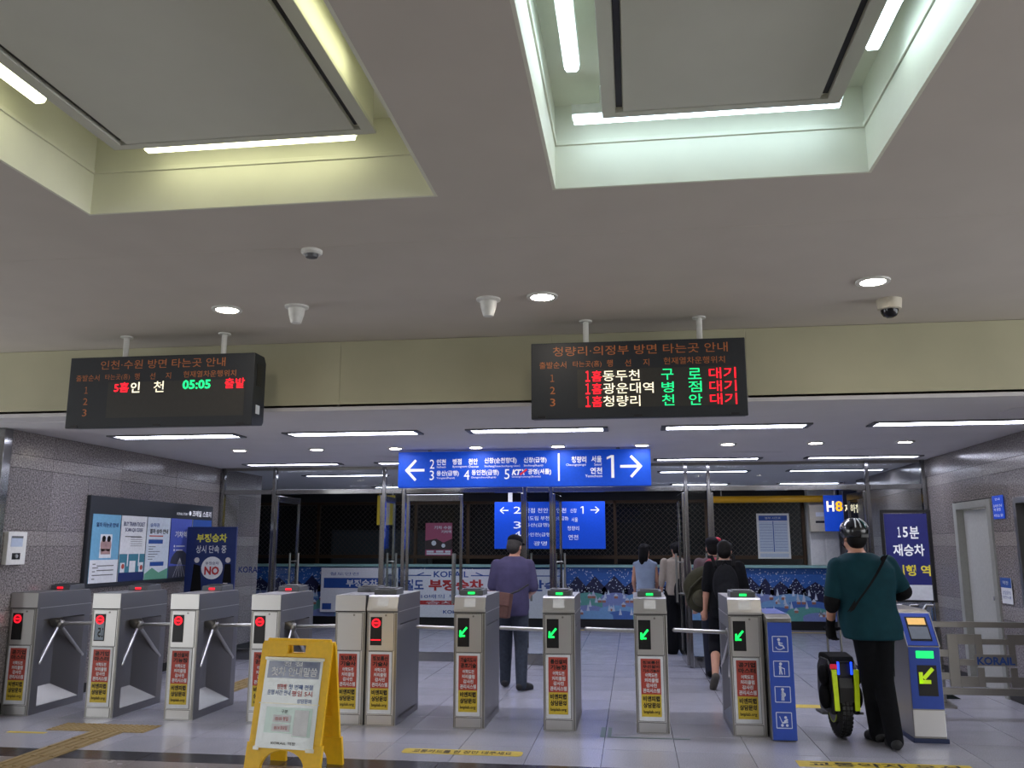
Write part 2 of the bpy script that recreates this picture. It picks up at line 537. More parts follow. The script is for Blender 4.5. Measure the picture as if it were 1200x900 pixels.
def batten(label, p0, p1, m, strength_name, group):
    t = thing('batten_light', label, 'ceiling light', p0, math.atan2(p1[1] - p0[1], p1[0] - p0[0]), group)
    L = math.dist(p0, p1)
    BOX('housing', M_white, t, 0, L, -0.035, 0.035, 0.0, 0.05, 0.003)
    MB().prism([(-0.03, 0.0), (-0.03, -0.012), (-0.02, -0.026), (0.02, -0.026), (0.03, -0.012), (0.03, 0.0)], 'x', 0.01, L - 0.01).build('diffuser', m, t)
    for x in (.15, L - .15): BOX('bracket', M_white, t, x - .02, x + .02, -.012, .012, .05, 3.68 - p0[2])
    return t
M_cofR = mat('coffer_lamp_cool', '#ffffff', 0.5, emit=LAMP_COF_R, ecol='#d6f0ff')
M_cofL = mat('coffer_lamp_warm', '#ffffff', 0.5, emit=LAMP_COF_L, ecol='#ffffd2')
zb = 3.53
batten('cool white batten light along the far edge of the right ceiling coffer', (-0.235, 3.80, zb), (0.985, 3.80, zb), M_cofR, '', 'coffer batten lights')
batten('cool white batten light on the left side of the right ceiling coffer', (-0.205, 1.9, zb), (-0.205, 3.36, zb), M_cofR, '', 'coffer batten lights')
batten('cool white batten light on the right side of the right ceiling coffer', (1.0, 1.9, zb), (1.0, 3.36, zb), M_cofR, '', 'coffer batten lights')
batten('warm white batten light along the far edge of the left ceiling coffer', (-2.39, 3.81, zb), (-1.29, 3.81, zb), M_cofL, '', 'coffer batten lights')
batten('warm white batten light on the left side of the left ceiling coffer', (-2.59, 1.9, zb), (-2.59, 3.30, zb), M_cofL, '', 'coffer batten lights')
batten('warm white batten light on the right side of the left ceiling coffer', (-1.03, 1.9, zb), (-1.03, 3.20, zb), M_cofL, '', 'coffer batten lights')

# header beam and passage ceiling
hd = thing('trim_2', 'cream header beam above the ticket gates', 'beam', kind='structure')
for a, b in zip([-9.5, -5.6, -2.4, -0.62, 0.92, 8.0][:-1], [-9.5, -5.6, -2.4, -0.62, 0.92, 8.0][1:]):
    BOX('board', M_header, hd, a + 0.001, b - 0.001, YH, YH + 0.12, Z2 + 0.03, Z1 - 0.003, 0.001)
BOX('shadow_gap', M_dark, hd, -9.5, 8, YH + 0.01, YH + 0.12, Z2 + 0.005, Z2 + 0.03)
ceil2 = thing('ceiling_passage', 'grey plaster ceiling over the ticket gates', 'ceiling', kind='structure')
BOX('ceiling_board', M_ceil2, ceil2, -9.5, 8, YH, 20.5, Z2, Z2 + 0.05)
for (a, b, c, d) in ((2.4, 3.0, 10.55, 10.75), (-3.2, -2.6, 10.6, 10.8), (1.2, 1.8, 10.7, 10.85), (3.1, 3.6, 7.5, 7.8), (-5.75, -5.0, 7.2, 7.5)):
    BOX('access_hatch', M_ceil2, ceil2, a, b, c, d, Z2 - 0.004, Z2, 0.001)

M_panel = mat('panel_lamp', '#ffffff', 0.5, emit=LAMP_PANEL, ecol='#e6e8ff')
M_down = mat('down_lamp', '#ffffff', 0.5, emit=LAMP_DOWN, ecol='#fff3e2')
pos5 = ['leftmost', 'second', 'third', 'fourth', 'rightmost']
def linear(x0, x1, yc, label, group, w=0.11):
    t = thing('linear_light', label, 'ceiling light', ((x0 + x1) / 2, yc, Z2), 0, group)
    h = (x1 - x0) / 2
    f = MB()
    f.box(-h - .05, h + .05, -w - .03, -w, -0.014, 0); f.box(-h - .05, h + .05, w, w + .03, -0.014, 0)
    f.box(-h - .05, -h, -w, w, -0.014, 0); f.box(h, h + .05, -w, w, -0.014, 0)
    f.build('frame', M_grey, t, 0.001)
    BOX('diffuser', M_panel, t, -h, h, -w, w, -0.008, -0.001)
cols5 = [(-5.25, -3.97), (-3.38, -2.10), (-1.53, -0.26), (0.34, 1.61), (2.24, 3.55)]
for i, (a, b) in enumerate(cols5):
    linear(a, b, 8.33, f'long bright ceiling panel light nearest the header beam, {pos5[i]} of five', 'near row of panel lights', 0.115)
for i, (a, b) in enumerate(cols5):
    linear(a, b, 11.45, f'long ceiling panel light just before the glass doors, {pos5[i]} of five', 'row of panel lights by the doors', 0.08)
for i, (a, b) in enumerate(cols5):
    linear(a + .1, b + .1, 13.4, f'ceiling panel light just behind the glass doors, {pos5[i]} of five', 'row of panel lights behind the doors', 0.08)
for i, (a, b) in enumerate(cols5):
    linear(a + .4, b + .1, 16.2, f'ceiling panel light above the ticket counter, {pos5[i]} of five', 'row of panel lights at the counter', 0.08)
nth = ['first', 'second', 'third', 'fourth', 'fifth', 'sixth', 'seventh', 'eighth', 'ninth']
def downlight(x, y, z, label, group, r=0.085):
    t = thing('downlight', label, 'ceiling light', (x, y, z), 0, group)
    MB().ring((0, 0, -0.012), (0, 0, 1), r, r + 0.028, 0.012).build('trim_ring', M_white, t, smooth=0.6)
    MB().cyl((0, 0, -0.008), (0, 0, -0.001), r, n=24).build('lamp', M_down, t)
for i in range(9):
    downlight(-4.55 + 0.935 * i, 9.66 + 0.02 * i, Z2, f'small round downlight over the gates, {nth[i]} of nine from the left wall', 'row of small downlights', 0.07)
for x, yv, nm in ((-2.89, 5.8, 'left of the left white sprinkler cover'), (-0.58, 5.78, 'between the translucent sprinkler cover and the right display'), (1.59, 5.72, 'beside the dome camera')):
    downlight(x, yv, Z1, f'round downlight in the front ceiling {nm}', 'front downlights', 0.08)

# ceiling fittings
def lathe(profile, n=24):
    mb = MB(); vs = []; fs = []
    for (r, z) in profile:
        for i in range(n):
            a = 2 * PI * i / n; vs.append((r * math.cos(a), r * math.sin(a), z))
    for k in range(len(profile) - 1):
        for i in range(n):
            j = (i + 1) % n; fs.append((k * n + i, k * n + j, (k + 1) * n + j, (k + 1) * n + i))
    return mb.add(vs, fs)
t = thing('smoke_detector', 'flat round white smoke detector on the front ceiling', 'smoke detector', (-1.82, 4.66, Z1))
lathe([(0.0, 0), (0.062, 0), (0.062, -0.015), (0.052, -0.025), (0.0, -0.025)]).build('base', M_white, t, smooth=0.7)
lathe([(0.0, -0.025), (0.04, -0.025), (0.034, -0.042), (0.0, -0.047)]).build('sensor', M_grey, t, smooth=0.7)
for x, nm in ((-2.36, 'opaque white sprinkler cover cup left of the smoke detector'), (-0.96, 'translucent white sprinkler cover cup between two downlights')):
    t = thing('sprinkler_cover', nm, 'sprinkler cover', (x, 5.8, Z1), group='sprinkler covers')
    lathe([(0, 0), (0.085, 0), (0.085, -0.012), (0.06, -0.02), (0.0, -0.02)]).build('flange', M_white, t, smooth=0.7)
    lathe([(0.06, -0.018), (0.055, -0.06), (0.036, -0.125), (0.0, -0.13)]).build('cup', M_white, t, smooth=0.9)
t = thing('dome_camera', 'cream dome security camera with a dark lens bubble', 'camera', (1.82, 6.2, Z1))
lathe([(0, 0), (0.085, 0), (0.078, -0.07), (0.062, -0.075), (0, -0.075)]).build('housing', mat('cream_plastic', '#c9c2b0', 0.45), t, smooth=0.6)
lathe([(0.06, -0.073), (0.058, -0.095), (0.045, -0.118), (0.02, -0.13), (0.0, -0.132)]).build('lens_dome', mat('dark_dome', '#0c0e14', 0.08), t, smooth=0.9)

# ---- glass partition with doors
gp = thing('window_1', 'steel framed glass partition behind the gates', 'partition', (0, YG, 0), kind='structure')
def post(x, z1=Z2, w=0.048):
    BOX('post', M_chrome, gp, x - w / 2, x + w / 2, -0.04, 0.04, 0, z1, 0.004)
posts = [-5.86, -5.08, -3.46, -3.17, -1.46, -1.10, 0.72, 1.02, 3.06, 3.76]
for x in posts: post(x)
for a, b in zip(posts[:-1], posts[1:]):
    BOX('transom', M_chrome, gp, a + 0.03, b - 0.03, -0.035, 0.035, 2.28, 2.345, 0.003)
    BOX('head_rail', M_steel, gp, a + 0.03, b - 0.03, -0.03, 0.03, Z2 - 0.04, Z2 - 0.002)
    BOX('glass_pane', M_glass, gp, a + 0.03, b - 0.03, -0.005, 0.005, 2.345, Z2 - 0.04)
for (a, b) in ((0, 1), (2, 3), (4, 5), (6, 7), (8, 9)):
    BOX('glass_pane', M_glass, gp, posts[a] + .03, posts[b] - .03, -0.005, 0.005, 0.14, 2.28)
    BOX('bottom_rail', M_chrome, gp, posts[a] + .03, posts[b] - .03, -0.03, 0.03, 0.0, 0.14, 0.003)
dn = [0]
def door_leaf(hx, dirx, ang, label):
    """hinged at hx, closed leaf runs along dirx; ang swings it away from the viewer"""
    dn[0] += 1
    W = 0.80
    rz = ang if dirx > 0 else PI - ang
    t = thing(f'door_{dn[0]}', label, 'door', (hx, YG, 0), rz, kind='structure')
    for a in (0.0, W - 0.04): BOX('stile', M_chrome, t, a, a + 0.04, -0.018, 0.018, 0.02, 2.26, 0.003)
    BOX('rail', M_chrome, t, 0.04, W - 0.04, -0.018, 0.018, 2.17, 2.26, 0.003)
    BOX('rail', M_chrome, t, 0.04, W - 0.04, -0.018, 0.018, 0.02, 0.14, 0.003)
    BOX('glass_pane', M_glass, t, 0.04, W - 0.04, -0.005, 0.005, 0.14, 2.17)
    for s in (-1, 1):
        h = MB().cyl((W - 0.12, s * 0.065, 0.78), (W - 0.12, s * 0.065, 1.45), 0.016, n=12)
        for z in (0.9, 1.33): h.cyl((W - 0.12, 0, z), (W - 0.12, s * 0.065, z), 0.009, n=8)
        h.build('handle', M_steel, t, smooth=0.6)
    return t
HP = PI / 2
door_leaf(-5.04, 1, HP * 0.98, 'open glass door leaf nearest the blue no-fare-dodging board')
door_leaf(-3.50, -1, HP * 0.98, 'open glass door leaf left of the narrow fixed pane')
door_leaf(-3.13, 1, 0.0, 'closed glass door leaf left of the man in the purple shirt')
door_leaf(-1.50, -1, HP * 0.98, 'open glass door leaf right of the man in the purple shirt')
door_leaf(-1.06, 1, HP * 0.98, 'open glass door leaf under the arrow end of the blue sign')
door_leaf(0.68, -1, HP * 0.98, 'open glass door leaf beside the person with the tote bag')
door_leaf(1.06, 1, HP * 0.98, 'open glass door leaf beside the person with the backpack')
door_leaf(3.02, -1, HP * 0.98, 'open glass door leaf behind the helmeted man')
# dark blue operator name on the fixed left pane
letters(gp, M_navy, -0.012, [('KORAIL', -5.56, -5.20, 1.18, 1.265, 0.02)], label='dark blue lettering on glass')

# ---- right wall door and window
t = thing('door_9', 'plain grey steel door in the right granite wall', 'door', (XR, 10.53, 0), -HP, kind='structure')
MD = mat('grey_door', '#a9aaa4', 0.45)
MF = mat('door_frame_paint', '#8f9088', 0.4)
# local x runs towards the viewer's left-right of the wall (world -Y), facing -X
BOX('leaf', MD, t, -0.44, 0.44, 0.06, 0.10, 0.01, 1.96, 0.002)
for a, b in ((-0.55, -0.45), (0.45, 0.55)): BOX('jamb', MF, t, a, b, -0.02, 0.12, 0, 2.05, 0.003)
BOX('head', MF, t, -0.45, 0.45, -0.02, 0.12, 1.97, 2.05, 0.003)
MB().cyl((0.36, 0.06, 1.0), (0.36, 0.0, 1.0), 0.02).build('handle', M_steelb, t)
t = thing('window_2', 'dark service window with a steel frame at the right edge', 'window', (XR, 8.65, 0), -HP, kind='structure')
for a, b in ((-0.75, -0.69), (0.69, 0.75)): BOX('jamb', M_steel, t, a, b, -0.02, 0.14, 0.95, 2.03, 0.002)
BOX('head', M_steel, t, -0.69, 0.69, -0.02, 0.14, 1.97, 2.03, 0.002)
BOX('sill', M_steel, t, -0.69, 0.69, -0.03, 0.14, 0.95, 1.01, 0.002)
BOX('pane', mat('dark_pane', '#0b0c0e', 0.08), t, -0.69, 0.69, 0.10, 0.115, 1.01, 1.97)

# ================================================================== FAR SIDE: ticket office
far = thing('window_3', 'dark ticket office window with diamond metal grille', 'window', (0, YC, 0), kind='structure')
M_bronze = mat('bronze_frame', '#4a3a2a', 0.4, metal=0.6)
M_room = mat('dark_room', '#0e0f12', 0.7)
BOX('back_wall', M_room, far, -9.4, 4.0, 2.2, 2.3, 0, Z2)
BOX('lintel', mat('dark_lintel', '#1a1a1c', 0.6), far, -9.4, 4.0, -0.02, 0.2, 2.46, Z2)
fx = [-9.3, -6.55, -4.45, -3.35, -0.35, 1.45, 3.30]
for x in fx: BOX('mullion', M_bronze, far, x - 0.03, x + 0.03, 0.0, 0.08, 1.2, 2.46)
BOX('frame_rail', M_bronze, far, -9.3, 3.3, 0.0, 0.08, 2.40, 2.46)
BOX('frame_rail', M_bronze, far, -9.3, 3.3, -0.01, 0.09, 1.30, 1.37)
for a, b in zip(fx[:-1], fx[1:]):
    g = MB(); p = 0.105; dz = 1.03; z0 = 1.37; w = 0.007
    def bar(xa, za, xb, zb2):
        d = math.hypot(xb - xa, zb2 - za); nx, nz = -(zb2 - za) / d * w / 2, (xb - xa) / d * w / 2
        g.prism([(xa - nx, za - nz), (xb - nx, zb2 - nz), (xb + nx, zb2 + nz), (xa + nx, za + nz)], 'y', 0.03, 0.04)
    k = a - dz
    while k < b:
        for s in (1, -1):
            # a diagonal running the full height, clipped to the bay
            if s > 0: xa, za, xb, zb2 = k, z0, k + dz, z0 + dz
            else: xa, za, xb, zb2 = k + dz, z0, k, z0 + dz
            pts = sorted([(xa, za), (xb, zb2)])
            (xa, za), (xb, zb2) = pts
            sl = (zb2 - za) / (xb - xa)
            if xa < a: za += sl * (a - xa); xa = a
            if xb > b: zb2 -= sl * (xb - b); xb = b
            if xb - xa > 0.02: bar(xa, za, xb, zb2)
        k += p
    o = g.build('grille', mat('grille_metal', '#5b5550', 0.45, metal=0.5), far); o['kind'] = 'stuff'
    BOX('glass_pane', M_glass, far, a + .03, b - .03, 0.055, 0.06, 1.37, 2.40)
# bits inside the office that catch a little light
t = thing('office_cabinet', 'dim grey cabinet inside the dark ticket office', 'cabinet', (-5.5, YC + 1.2, 0))
BOX('body', mat('dim_cabinet', '#3a4146', 0.5), t, -1.1, 1.1, -0.2, 0.2, 0, 1.9, 0.01)
for a in (-1.05, 0.02): BOX('door', mat('dim_cabinet_door', '#454d52', 0.5), t, a, a + 1.03, -0.22, -0.2, 0.05, 1.85, 0.004)

ct = thing('ticket_counter', 'long ticket counter with a snowy village mural front', 'counter', (0, YC, 0))
BOX('body', mat('counter_body', '#22303c', 0.5), ct, -9.3, 3.75, -0.30, -0.02, 0.0, 1.14)
BOX('counter_top', mat('turquoise_edge', '#8fb9b4', 0.35), ct, -9.3, 3.8, -0.40, 0.0, 1.14, 1.19, 0.006)
BOX('kick_plate', M_black, ct, -9.3, 3.75, -0.325, -0.30, 0.0, 0.16)
yb0 = -0.305
flat(ct, mat('mural_sky', '#2b5fa8', 0.5, var=0.1), yb0, [R(-9.3, 3.75, 0.16, 1.13)], 'mural_sky')
rr = random.Random(3)
mt = []
x = -9.3
while x < 3.7:
    w = rr.uniform(0.22, 0.42); h = rr.uniform(0.10, 0.2)
    mt.append([(x, 0.5), (x + w * 1.3, 0.5), (x + w * 1.3, 0.72), (x + w * 0.65, 0.78 + h), (x, 0.72)])
    x += w
for k, p in enumerate(mt): mt[k] = [(min(a, 3.75), b) for a, b in p]
flat(ct, mat('mural_mountains', '#161b42', 0.5), yb0 - 0.002, mt, 'mural_mountains')
hills = {'mural_hill_blue': ('#4870b8', []), 'mural_hill_green': ('#5fa39a', []), 'mural_hill_lilac': ('#7f8fc4', []), 'mural_hill_sky': ('#79a8d4', [])}
ks = list(hills)
n = 0
for row, zc in enumerate((0.56, 0.44, 0.32, 0.22)):
    x = -9.2 + row * 0.3
    while x < 3.2:
        w = rr.uniform(0.5, 0.8)
        top = disc(x + w / 2, zc, 0.10, 12, w / 2 / 0.10 * 1.15, 0, PI)
        top = [(min(max(a, -9.3), 3.75), b) for a, b in top]
        hills[ks[(n + row) % 4]][1].append(((x, row), top + [(max(-9.3, x - w * .07), 0.16), (min(3.75, x + w * 1.07), 0.16)][::1]))
        x += w * 0.95; n += 1
for i, kname in enumerate(ks):
    colr, lst = hills[kname]
    for (x, row), p in lst:
        q = p[:-2]; poly = [(a, b) for a, b in q] + [(q[-1][0], 0.16), (q[0][0], 0.16)]
        yy = yb0 - 0.003 - row * 0.002 - i * 0.0003
        flat(ct, mat(kname, colr, 0.5), yy, [poly], 'mural_hill')
st = []; hs = []; rf = []; tr = []
for i in range(1700): st.append(disc(rr.uniform(-9.2, 3.7), rr.uniform(0.66, 1.11), rr.uniform(0.006, 0.013), 5))
for i in range(240):
    x, z = -9.2 + i * 0.0537 + rr.uniform(-.05, .05), rr.choice((0.24, 0.31, 0.39, 0.47, 0.55))
    if i % 2:
        hs.append(R(x - .035, x + .035, z, z + .05)); rf.append([(x - .05, z + .045), (x + .05, z + .045), (x, z + .10)])
    else:
        tr.append([(x - .03, z), (x + .03, z), (x, z + .14)])
for i in range(45):
    x = -9.2 + i * 0.29
    tr.append([(x - .03, .62), (x + .03, .62), (x, .62 + rr.uniform(.08, .16))])
flat(ct, mat('mural_snow', '#c9d6e6', 0.5), yb0 - 0.0135, st + tr + rf, 'mural_snow')['kind'] = 'stuff'
flat(ct, mat('mural_house', '#a5705f', 0.5), yb0 - 0.013, hs, 'mural_houses')['kind'] = 'stuff'
# banners taped to the counter front
bn = thing('counter_banner', 'white banner with red and blue lettering hung on the ticket counter', 'banner', (0, YC - 0.43, 0))
BOX('sheet', M_paper, bn, -4.62, -1.35, 0, 0.006, 0.17, 1.10)
MBL = mat('banner_blue', '#1f4a94', 0.5); MRD = mat('banner_red', '#b02b2b', 0.5)
letters(bn, MBL, -0.003, [('KORAIL', -3.95, -3.25, 0.94, 1.06, 0.02), ('KORAIL', -3.75, -3.3, 0.24, 0.31, 0.02), ('철도', -4.55, -4.15, 0.68, 0.90, 0.03), ('상시 단속', -2.75, -1.45, 0.68, 0.90, 0.03), ('10배의 부가운임을 징수', -4.2, -2.4, 0.53, 0.61)])
letters(bn, MRD, -0.003, [('부정승차', -4.05, -2.95, 0.68, 0.90, 0.04)])
flat(bn, MBL, -0.002, [R(-4.6, -4.0, 0.965, 0.985), R(-3.2, -1.4, 0.965, 0.985), seg((-4.3, 0.975), (-4.15, 1.03), 0.02), seg((-3.1, 1.03), (-2.95, 0.975), 0.02)], 'blue_lines')
flat(bn, MRD, -0.002, [R(-4.3, -2.3, 0.41, 0.49)], 'red_bar')
letters(bn, M_paper, -0.004, [('승차권 구입', -4.1, -2.5, 0.42, 0.48)])
b2 = thing('notice_banner', 'white notice sheet with a blue band beside the long counter banner', 'banner', (0, YC - 0.43, 0))
BOX('sheet', M_paper, b2, -6.28, -4.68, 0, 0.006, 0.25, 1.12)
flat(b2, MBL, -0.002, [R(-6.22, -4.95, 0.72, 0.92), R(-6.24, -6.05, 0.30, 0.42)], 'blue_band')
letters(b2, M_paper, -0.004, [('부정승차', -5.75, -5.1, 0.75, 0.89, 0.03)])
letters(b2, MBL, -0.003, [('철도안전', -6.1, -5.5, 0.97, 1.03)])
flat(b2, M_grey, -0.003, [disc(-4.83, 0.88, 0.13)], 'grey_seal')
# posters on the office glass
t = thing('timetable_poster', 'framed white timetable on the ticket office grille', 'poster', (2.72, YC - 0.03, 1.31))
BOX('frame', M_white, t, -0.31, 0.31, 0, 0.02, 0, 0.87, 0.004)
flat(t, mat('timetable_print', '#b9c6d4', 0.5), -0.002, [R(-0.27, 0.27, 0.13, 0.72), R(-0.27, 0.27, 0.03, 0.10)], 'table_ground')
flat(t, MBL, -0.003, [R(-0.27, 0.27, 0.73, 0.83), R(-0.008, 0.008, 0.13, 0.72)] + [R(s, s + .24, .16 + .055 * i, .165 + .055 * i) for i in range(10) for s in (-.26, .02)], 'blue_header')
letters(t, M_paper, -0.004, [('열차 시간표', -0.15, 0.15, 0.76, 0.80)])
t = thing('pink_poster', 'pink event poster on the ticket office grille', 'poster', (-3.95, YC - 0.03, 1.36))
BOX('sheet', mat('pink_print', '#a8506c', 0.5), t, -0.28, 0.28, 0, 0.01, 0, 0.66)
flat(t, mat('poster_dark', '#3a2c2c', 0.5), -0.002, [[(-.28, .12), (.28, .12), (.28, .34), (0.1, .26), (-.05, .34), (-.28, .30)]], 'dark_ground')
flat(t, M_paper, -0.003, [R(-.25, .25, .02, .05), R(-.25, -.1, .06, .10), R(-.05, .1, .06, .10), R(.14, .25, .06, .10), disc(-.1, .25, .05), disc(.1, .2, .04)], 'white_marks')
letters(t, M_paper, -0.004, [('기차 수원', -.1, .26, .53, .60, .02), ('기차역', 0.05, .26, .45, .51, .02)])
# white column, box and pipe at the right end
t = thing('office_column', 'white panelled column at the right end of the ticket counter', 'column', (3.62, YC - 0.2, 0))
BOX('shaft', M_white, t, -0.27, 0.27, -0.1, 0.3, 1.19, Z2, 0.004)
for a in (-0.26, 0.02): BOX('cover_panel', M_white, t, a, a + 0.24, -0.115, -0.1, 1.2, 2.6, 0.004)
t = thing('ticket_box', 'cream wall box with a dark slot on the white column', 'wall box', (3.53, YC - 0.52, 1.82))
BOX('case', mat('cream_box', '#c6bfa9', 0.5), t, -0.2, 0.2, 0, 0.20, 0, 0.50, 0.01)
BOX('slot', M_black, t, -0.10, 0.12, -0.004, 0.004, 0.16, 0.20)
BOX('label', M_paper, t, -0.09, 0.12, -0.004, 0.004, 0.28, 0.36)
t = thing('yellow_pipe', 'yellow horizontal pipe above the ticket office window', 'pipe', (0, YC - 0.55, 2.43))
MB().cyl((1.45, 0, 0), (4.6, 0, 0), 0.065, n=20).build('pipe', mat('yellow_paint', '#d9a410', 0.4), t, smooth=0.6)
for x in (1.7, 4.4): MB().cyl((x, 0, 0.05), (x, 0, Z2 - 2.43), 0.012, n=8).build('hanger', M_steel, t)
t = thing('hanging_notice', 'small yellow notice panel hanging left behind the glass', 'sign', (-4.35, 15.2, 1.92))
BOX('board', mat('yellow_paint2', '#c9b01c', 0.4), t, -0.16, 0.16, 0, 0.03, 0, 0.52, 0.004)
for x in (-.12, .12): MB().cyl((x, .015, .52), (x, .015, Z2 - 1.92), .008, n=8).build('hanger', M_steel, t)
t = thing('exit_sign_panel', 'lit blue sign with white and yellow lettering behind the glass', 'sign', (3.72, 16.9, 1.82), -0.12)
BOX('board', M_blue, t, -0.20, 0.20, 0, 0.06, 0, 0.66, 0.004)
letters(t, M_ledw, -0.003, [('H', -0.15, -0.02, 0.36, 0.55, 0.03)])
letters(t, mat('led_yellow', '#ffc21c', 0.5, emit=0.9, ecol='#ffb80c'), -0.003, [('8', 0.0, 0.13, 0.36, 0.55, 0.03)])
MB().cyl((0, .03, .66), (0, .03, Z2 - 1.82), .012, n=8).build('hanger', M_steel, t)
t = thing('lit_notice', 'tall dark lit notice with white lettering behind the glass', 'sign', (3.80, 15.95, 1.30), -0.1)
BOX('board', mat('dark_notice', '#101a33', 0.4), t, -0.15, 0.15, 0, 0.06, 0, 1.2, 0.004)
letters(t, M_ledw, -0.003, [('지하철', -0.13, 0.13, 0.82, 0.97, 0.02)])
for x in (-.1, .1): MB().cyl((x, .03, 1.2), (x, .03, Z2 - 1.30), .008, n=8).build('hanger', M_steel, t)
t = thing('standing_timetable', 'narrow white timetable panel with a blue top behind the left glass', 'sign', (-7.55, 16.6, 0), 0.9)
BOX('panel', M_paper, t, -0.12, 0.12, -0.02, 0.02, 1.38, 2.15, 0.004)
flat(t, MBL, -0.022, [R(-0.12, 0.12, 1.98, 2.15)], 'blue_top')
BOX('stand', M_steel, t, -0.025, 0.025, 0.02, 0.05, 0.0, 2.0); BOX('foot', M_steel, t, -0.16, 0.16, -0.15, 0.2, 0, 0.02)

# ================================================================== SIGNS
# ---- big blue direction sign
def frac(x, y, px0, py0, px1, py1): return (x - px0) / (px1 - px0), (y - py0) / (py1 - py0)
SW, SH = 2.93, 0.415
sg = thing('direction_sign', 'long blue hanging direction sign with white arrows and platform numbers', 'sign', (-1.245, 9.95, 2.222))
BOX('panel', M_blue, sg, -SW / 2, SW / 2, 0, 0.12, 0, SH, 0.004)
def sx(x): return -SW / 2 + SW * (x - 64) / 1074
def sz(yv): return SH * (1 - (yv - 71) / 145)
def si(body, x0, x1, y0, y1, b=0.0): return (body, sx(x0), sx(x1), sz(y1), sz(y0), b)
letters(sg, M_lit, -0.003, [
    si('2', 203, 223, 103, 140), si('3', 203, 222, 148, 187), si('4', 352, 376, 148, 187), si('5', 526, 548, 146, 186),
    si('인천', 233, 273, 102, 126, .02), si('병점', 303, 341, 101, 125, .02), si('천안', 371, 411, 101, 125, .02), si('신창(순천향대)', 440, 578, 99, 125, .015), si('신창(급행)', 608, 705, 99, 124, .015),
    si('용산(급행)', 233, 330, 149, 173, .015), si('동인천(급행)', 385, 502, 147, 172, .015), si('광명(셔틀)', 626, 724, 146, 171, .015),
    si('청량리', 810, 872, 98, 124, .02), si('서울', 893, 936, 97, 123, .02), si('연천', 888, 937, 143, 168, .02)], label='white Korean station names and platform numbers')
letters(sg, M_lit, -0.0025, [
    si('Incheon', 234, 273, 129, 138), si('Byeongjeom', 303, 365, 129, 139), si('Cheonan', 371, 415, 129, 138), si('Sinchang(Soonchunhyang Univ.)', 440, 592, 129, 139), si('Sinchang(Rapid)', 608, 690, 128, 138),
    si('Yongsan(Rapid)', 233, 312, 175, 184), si('Dongincheon(Rapid)', 385, 490, 174, 183), si('Gwangmyeong(Shuttle)', 557, 680, 173, 182),
    si('Cheongnyangni', 787, 870, 127, 138), si('Seoul', 905, 935, 126, 136), si('Yeoncheon', 867, 937, 171, 182)], label='small white English station names')
k = MB(); put_text(k, 'KT', sx(557), sx(592), sz(170), sz(147), -0.003, 0.05, 0.25); put_text(k, 'X', sx(594), sx(612), sz(170), sz(147), -0.003, 0.05, 0.25)
me = bpy.data.meshes.new('lettering'); me.from_pydata(k.v, [], k.f); me.materials.append(M_lit); obj('lettering', me, sg, 'bold slanted white KTX lettering')
flat(sg, mat('sign_red', '#d02030', 0.5, emit=.2), -0.0035, [seg((sx(592), sz(169)), (sx(622), sz(147)), 0.022)], 'red_stroke')
ar = []
cxx, czz = sx(99), sz(146)
ar += [seg((cxx + .01, czz), (sx(180), czz), .03), seg((cxx, czz - .008), (sx(142), sz(105)), .03), seg((cxx, czz + .008), (sx(142), sz(187)), .03)]
cxx, czz = sx(1099), sz(140)
ar += [seg((cxx - .01, czz), (sx(1012), czz), .03), seg((cxx, czz - .008), (sx(1056), sz(99)), .03), seg((cxx, czz + .008), (sx(1056), sz(182)), .03)]
flat(sg, M_lit, -0.003, [R(sx(975), sx(987), sz(185), sz(95)), [(sx(957), sz(112)), (sx(957), sz(103)), (sx(975), sz(95)), (sx(975), sz(105))]], 'numeral')
flat(sg, M_lit, -0.003, ar[:3], 'arrow'); flat(sg, M_lit, -0.003, ar[3:], 'arrow')
flat(sg, M_lit, -0.003, [R(sx(753), sx(760), sz(195), sz(85))], 'divider')
for x in (-1.1, 1.1): BOX('hanger', M_steel, sg, x - .02, x + .02, .04, .08, SH, Z2 - 2.222)

# ---- second blue sign behind the doors
s2 = thing('platform_sign', 'square blue platform sign hanging behind the glass doors', 'sign', (-1.56, 16.6, 1.50))
BOX('panel', M_blue, s2, -1.05, 1.05, 0, 0.08, 0, 0.88, 0.004)
letters(s2, M_lit, -0.003, [('2', -.68, -.54, .66, .79), ('3', -.68, -.54, .38, .51), ('4', -.68, -.54, .20, .33), ('병점 천안', -.46, -.02, .67, .76), ('신도림 부천', -.46, .0, .53, .61), ('용산(급행)', -.46, 0, .40, .48), ('동인천(급행)', -.46, .05, .22, .30), ('광명', -.3, -.05, .06, .14), ('신창(급행)', .10, .36, .52, .60), ('인천', .14, .32, .67, .76),
    ('신창', .40, .52, .67, .75), ('서울', .42, .54, .50, .58), ('청량리', .34, .56, .34, .42), ('연천', .36, .54, .17, .26)])
flat(s2, M_lit, -0.003, [R(.63, .65, .65, .79), [(.595, .755), (.595, .772), (.63, .79), (.63, .772)]], 'numeral')
for q_ in (-1, 1):
    flat(s2, M_lit, -0.003, [seg((q_ * .94, .72), (q_ * .78, .72), .018), seg((q_ * .94, .72), (q_ * .87, .78), .018), seg((q_ * .94, .72), (q_ * .87, .66), .018)], 'arrow')
for x in (-.75, -.5): BOX('hanger', M_white, s2, x - .04, x + .04, .02, .05, .88, Z2 - 1.5)

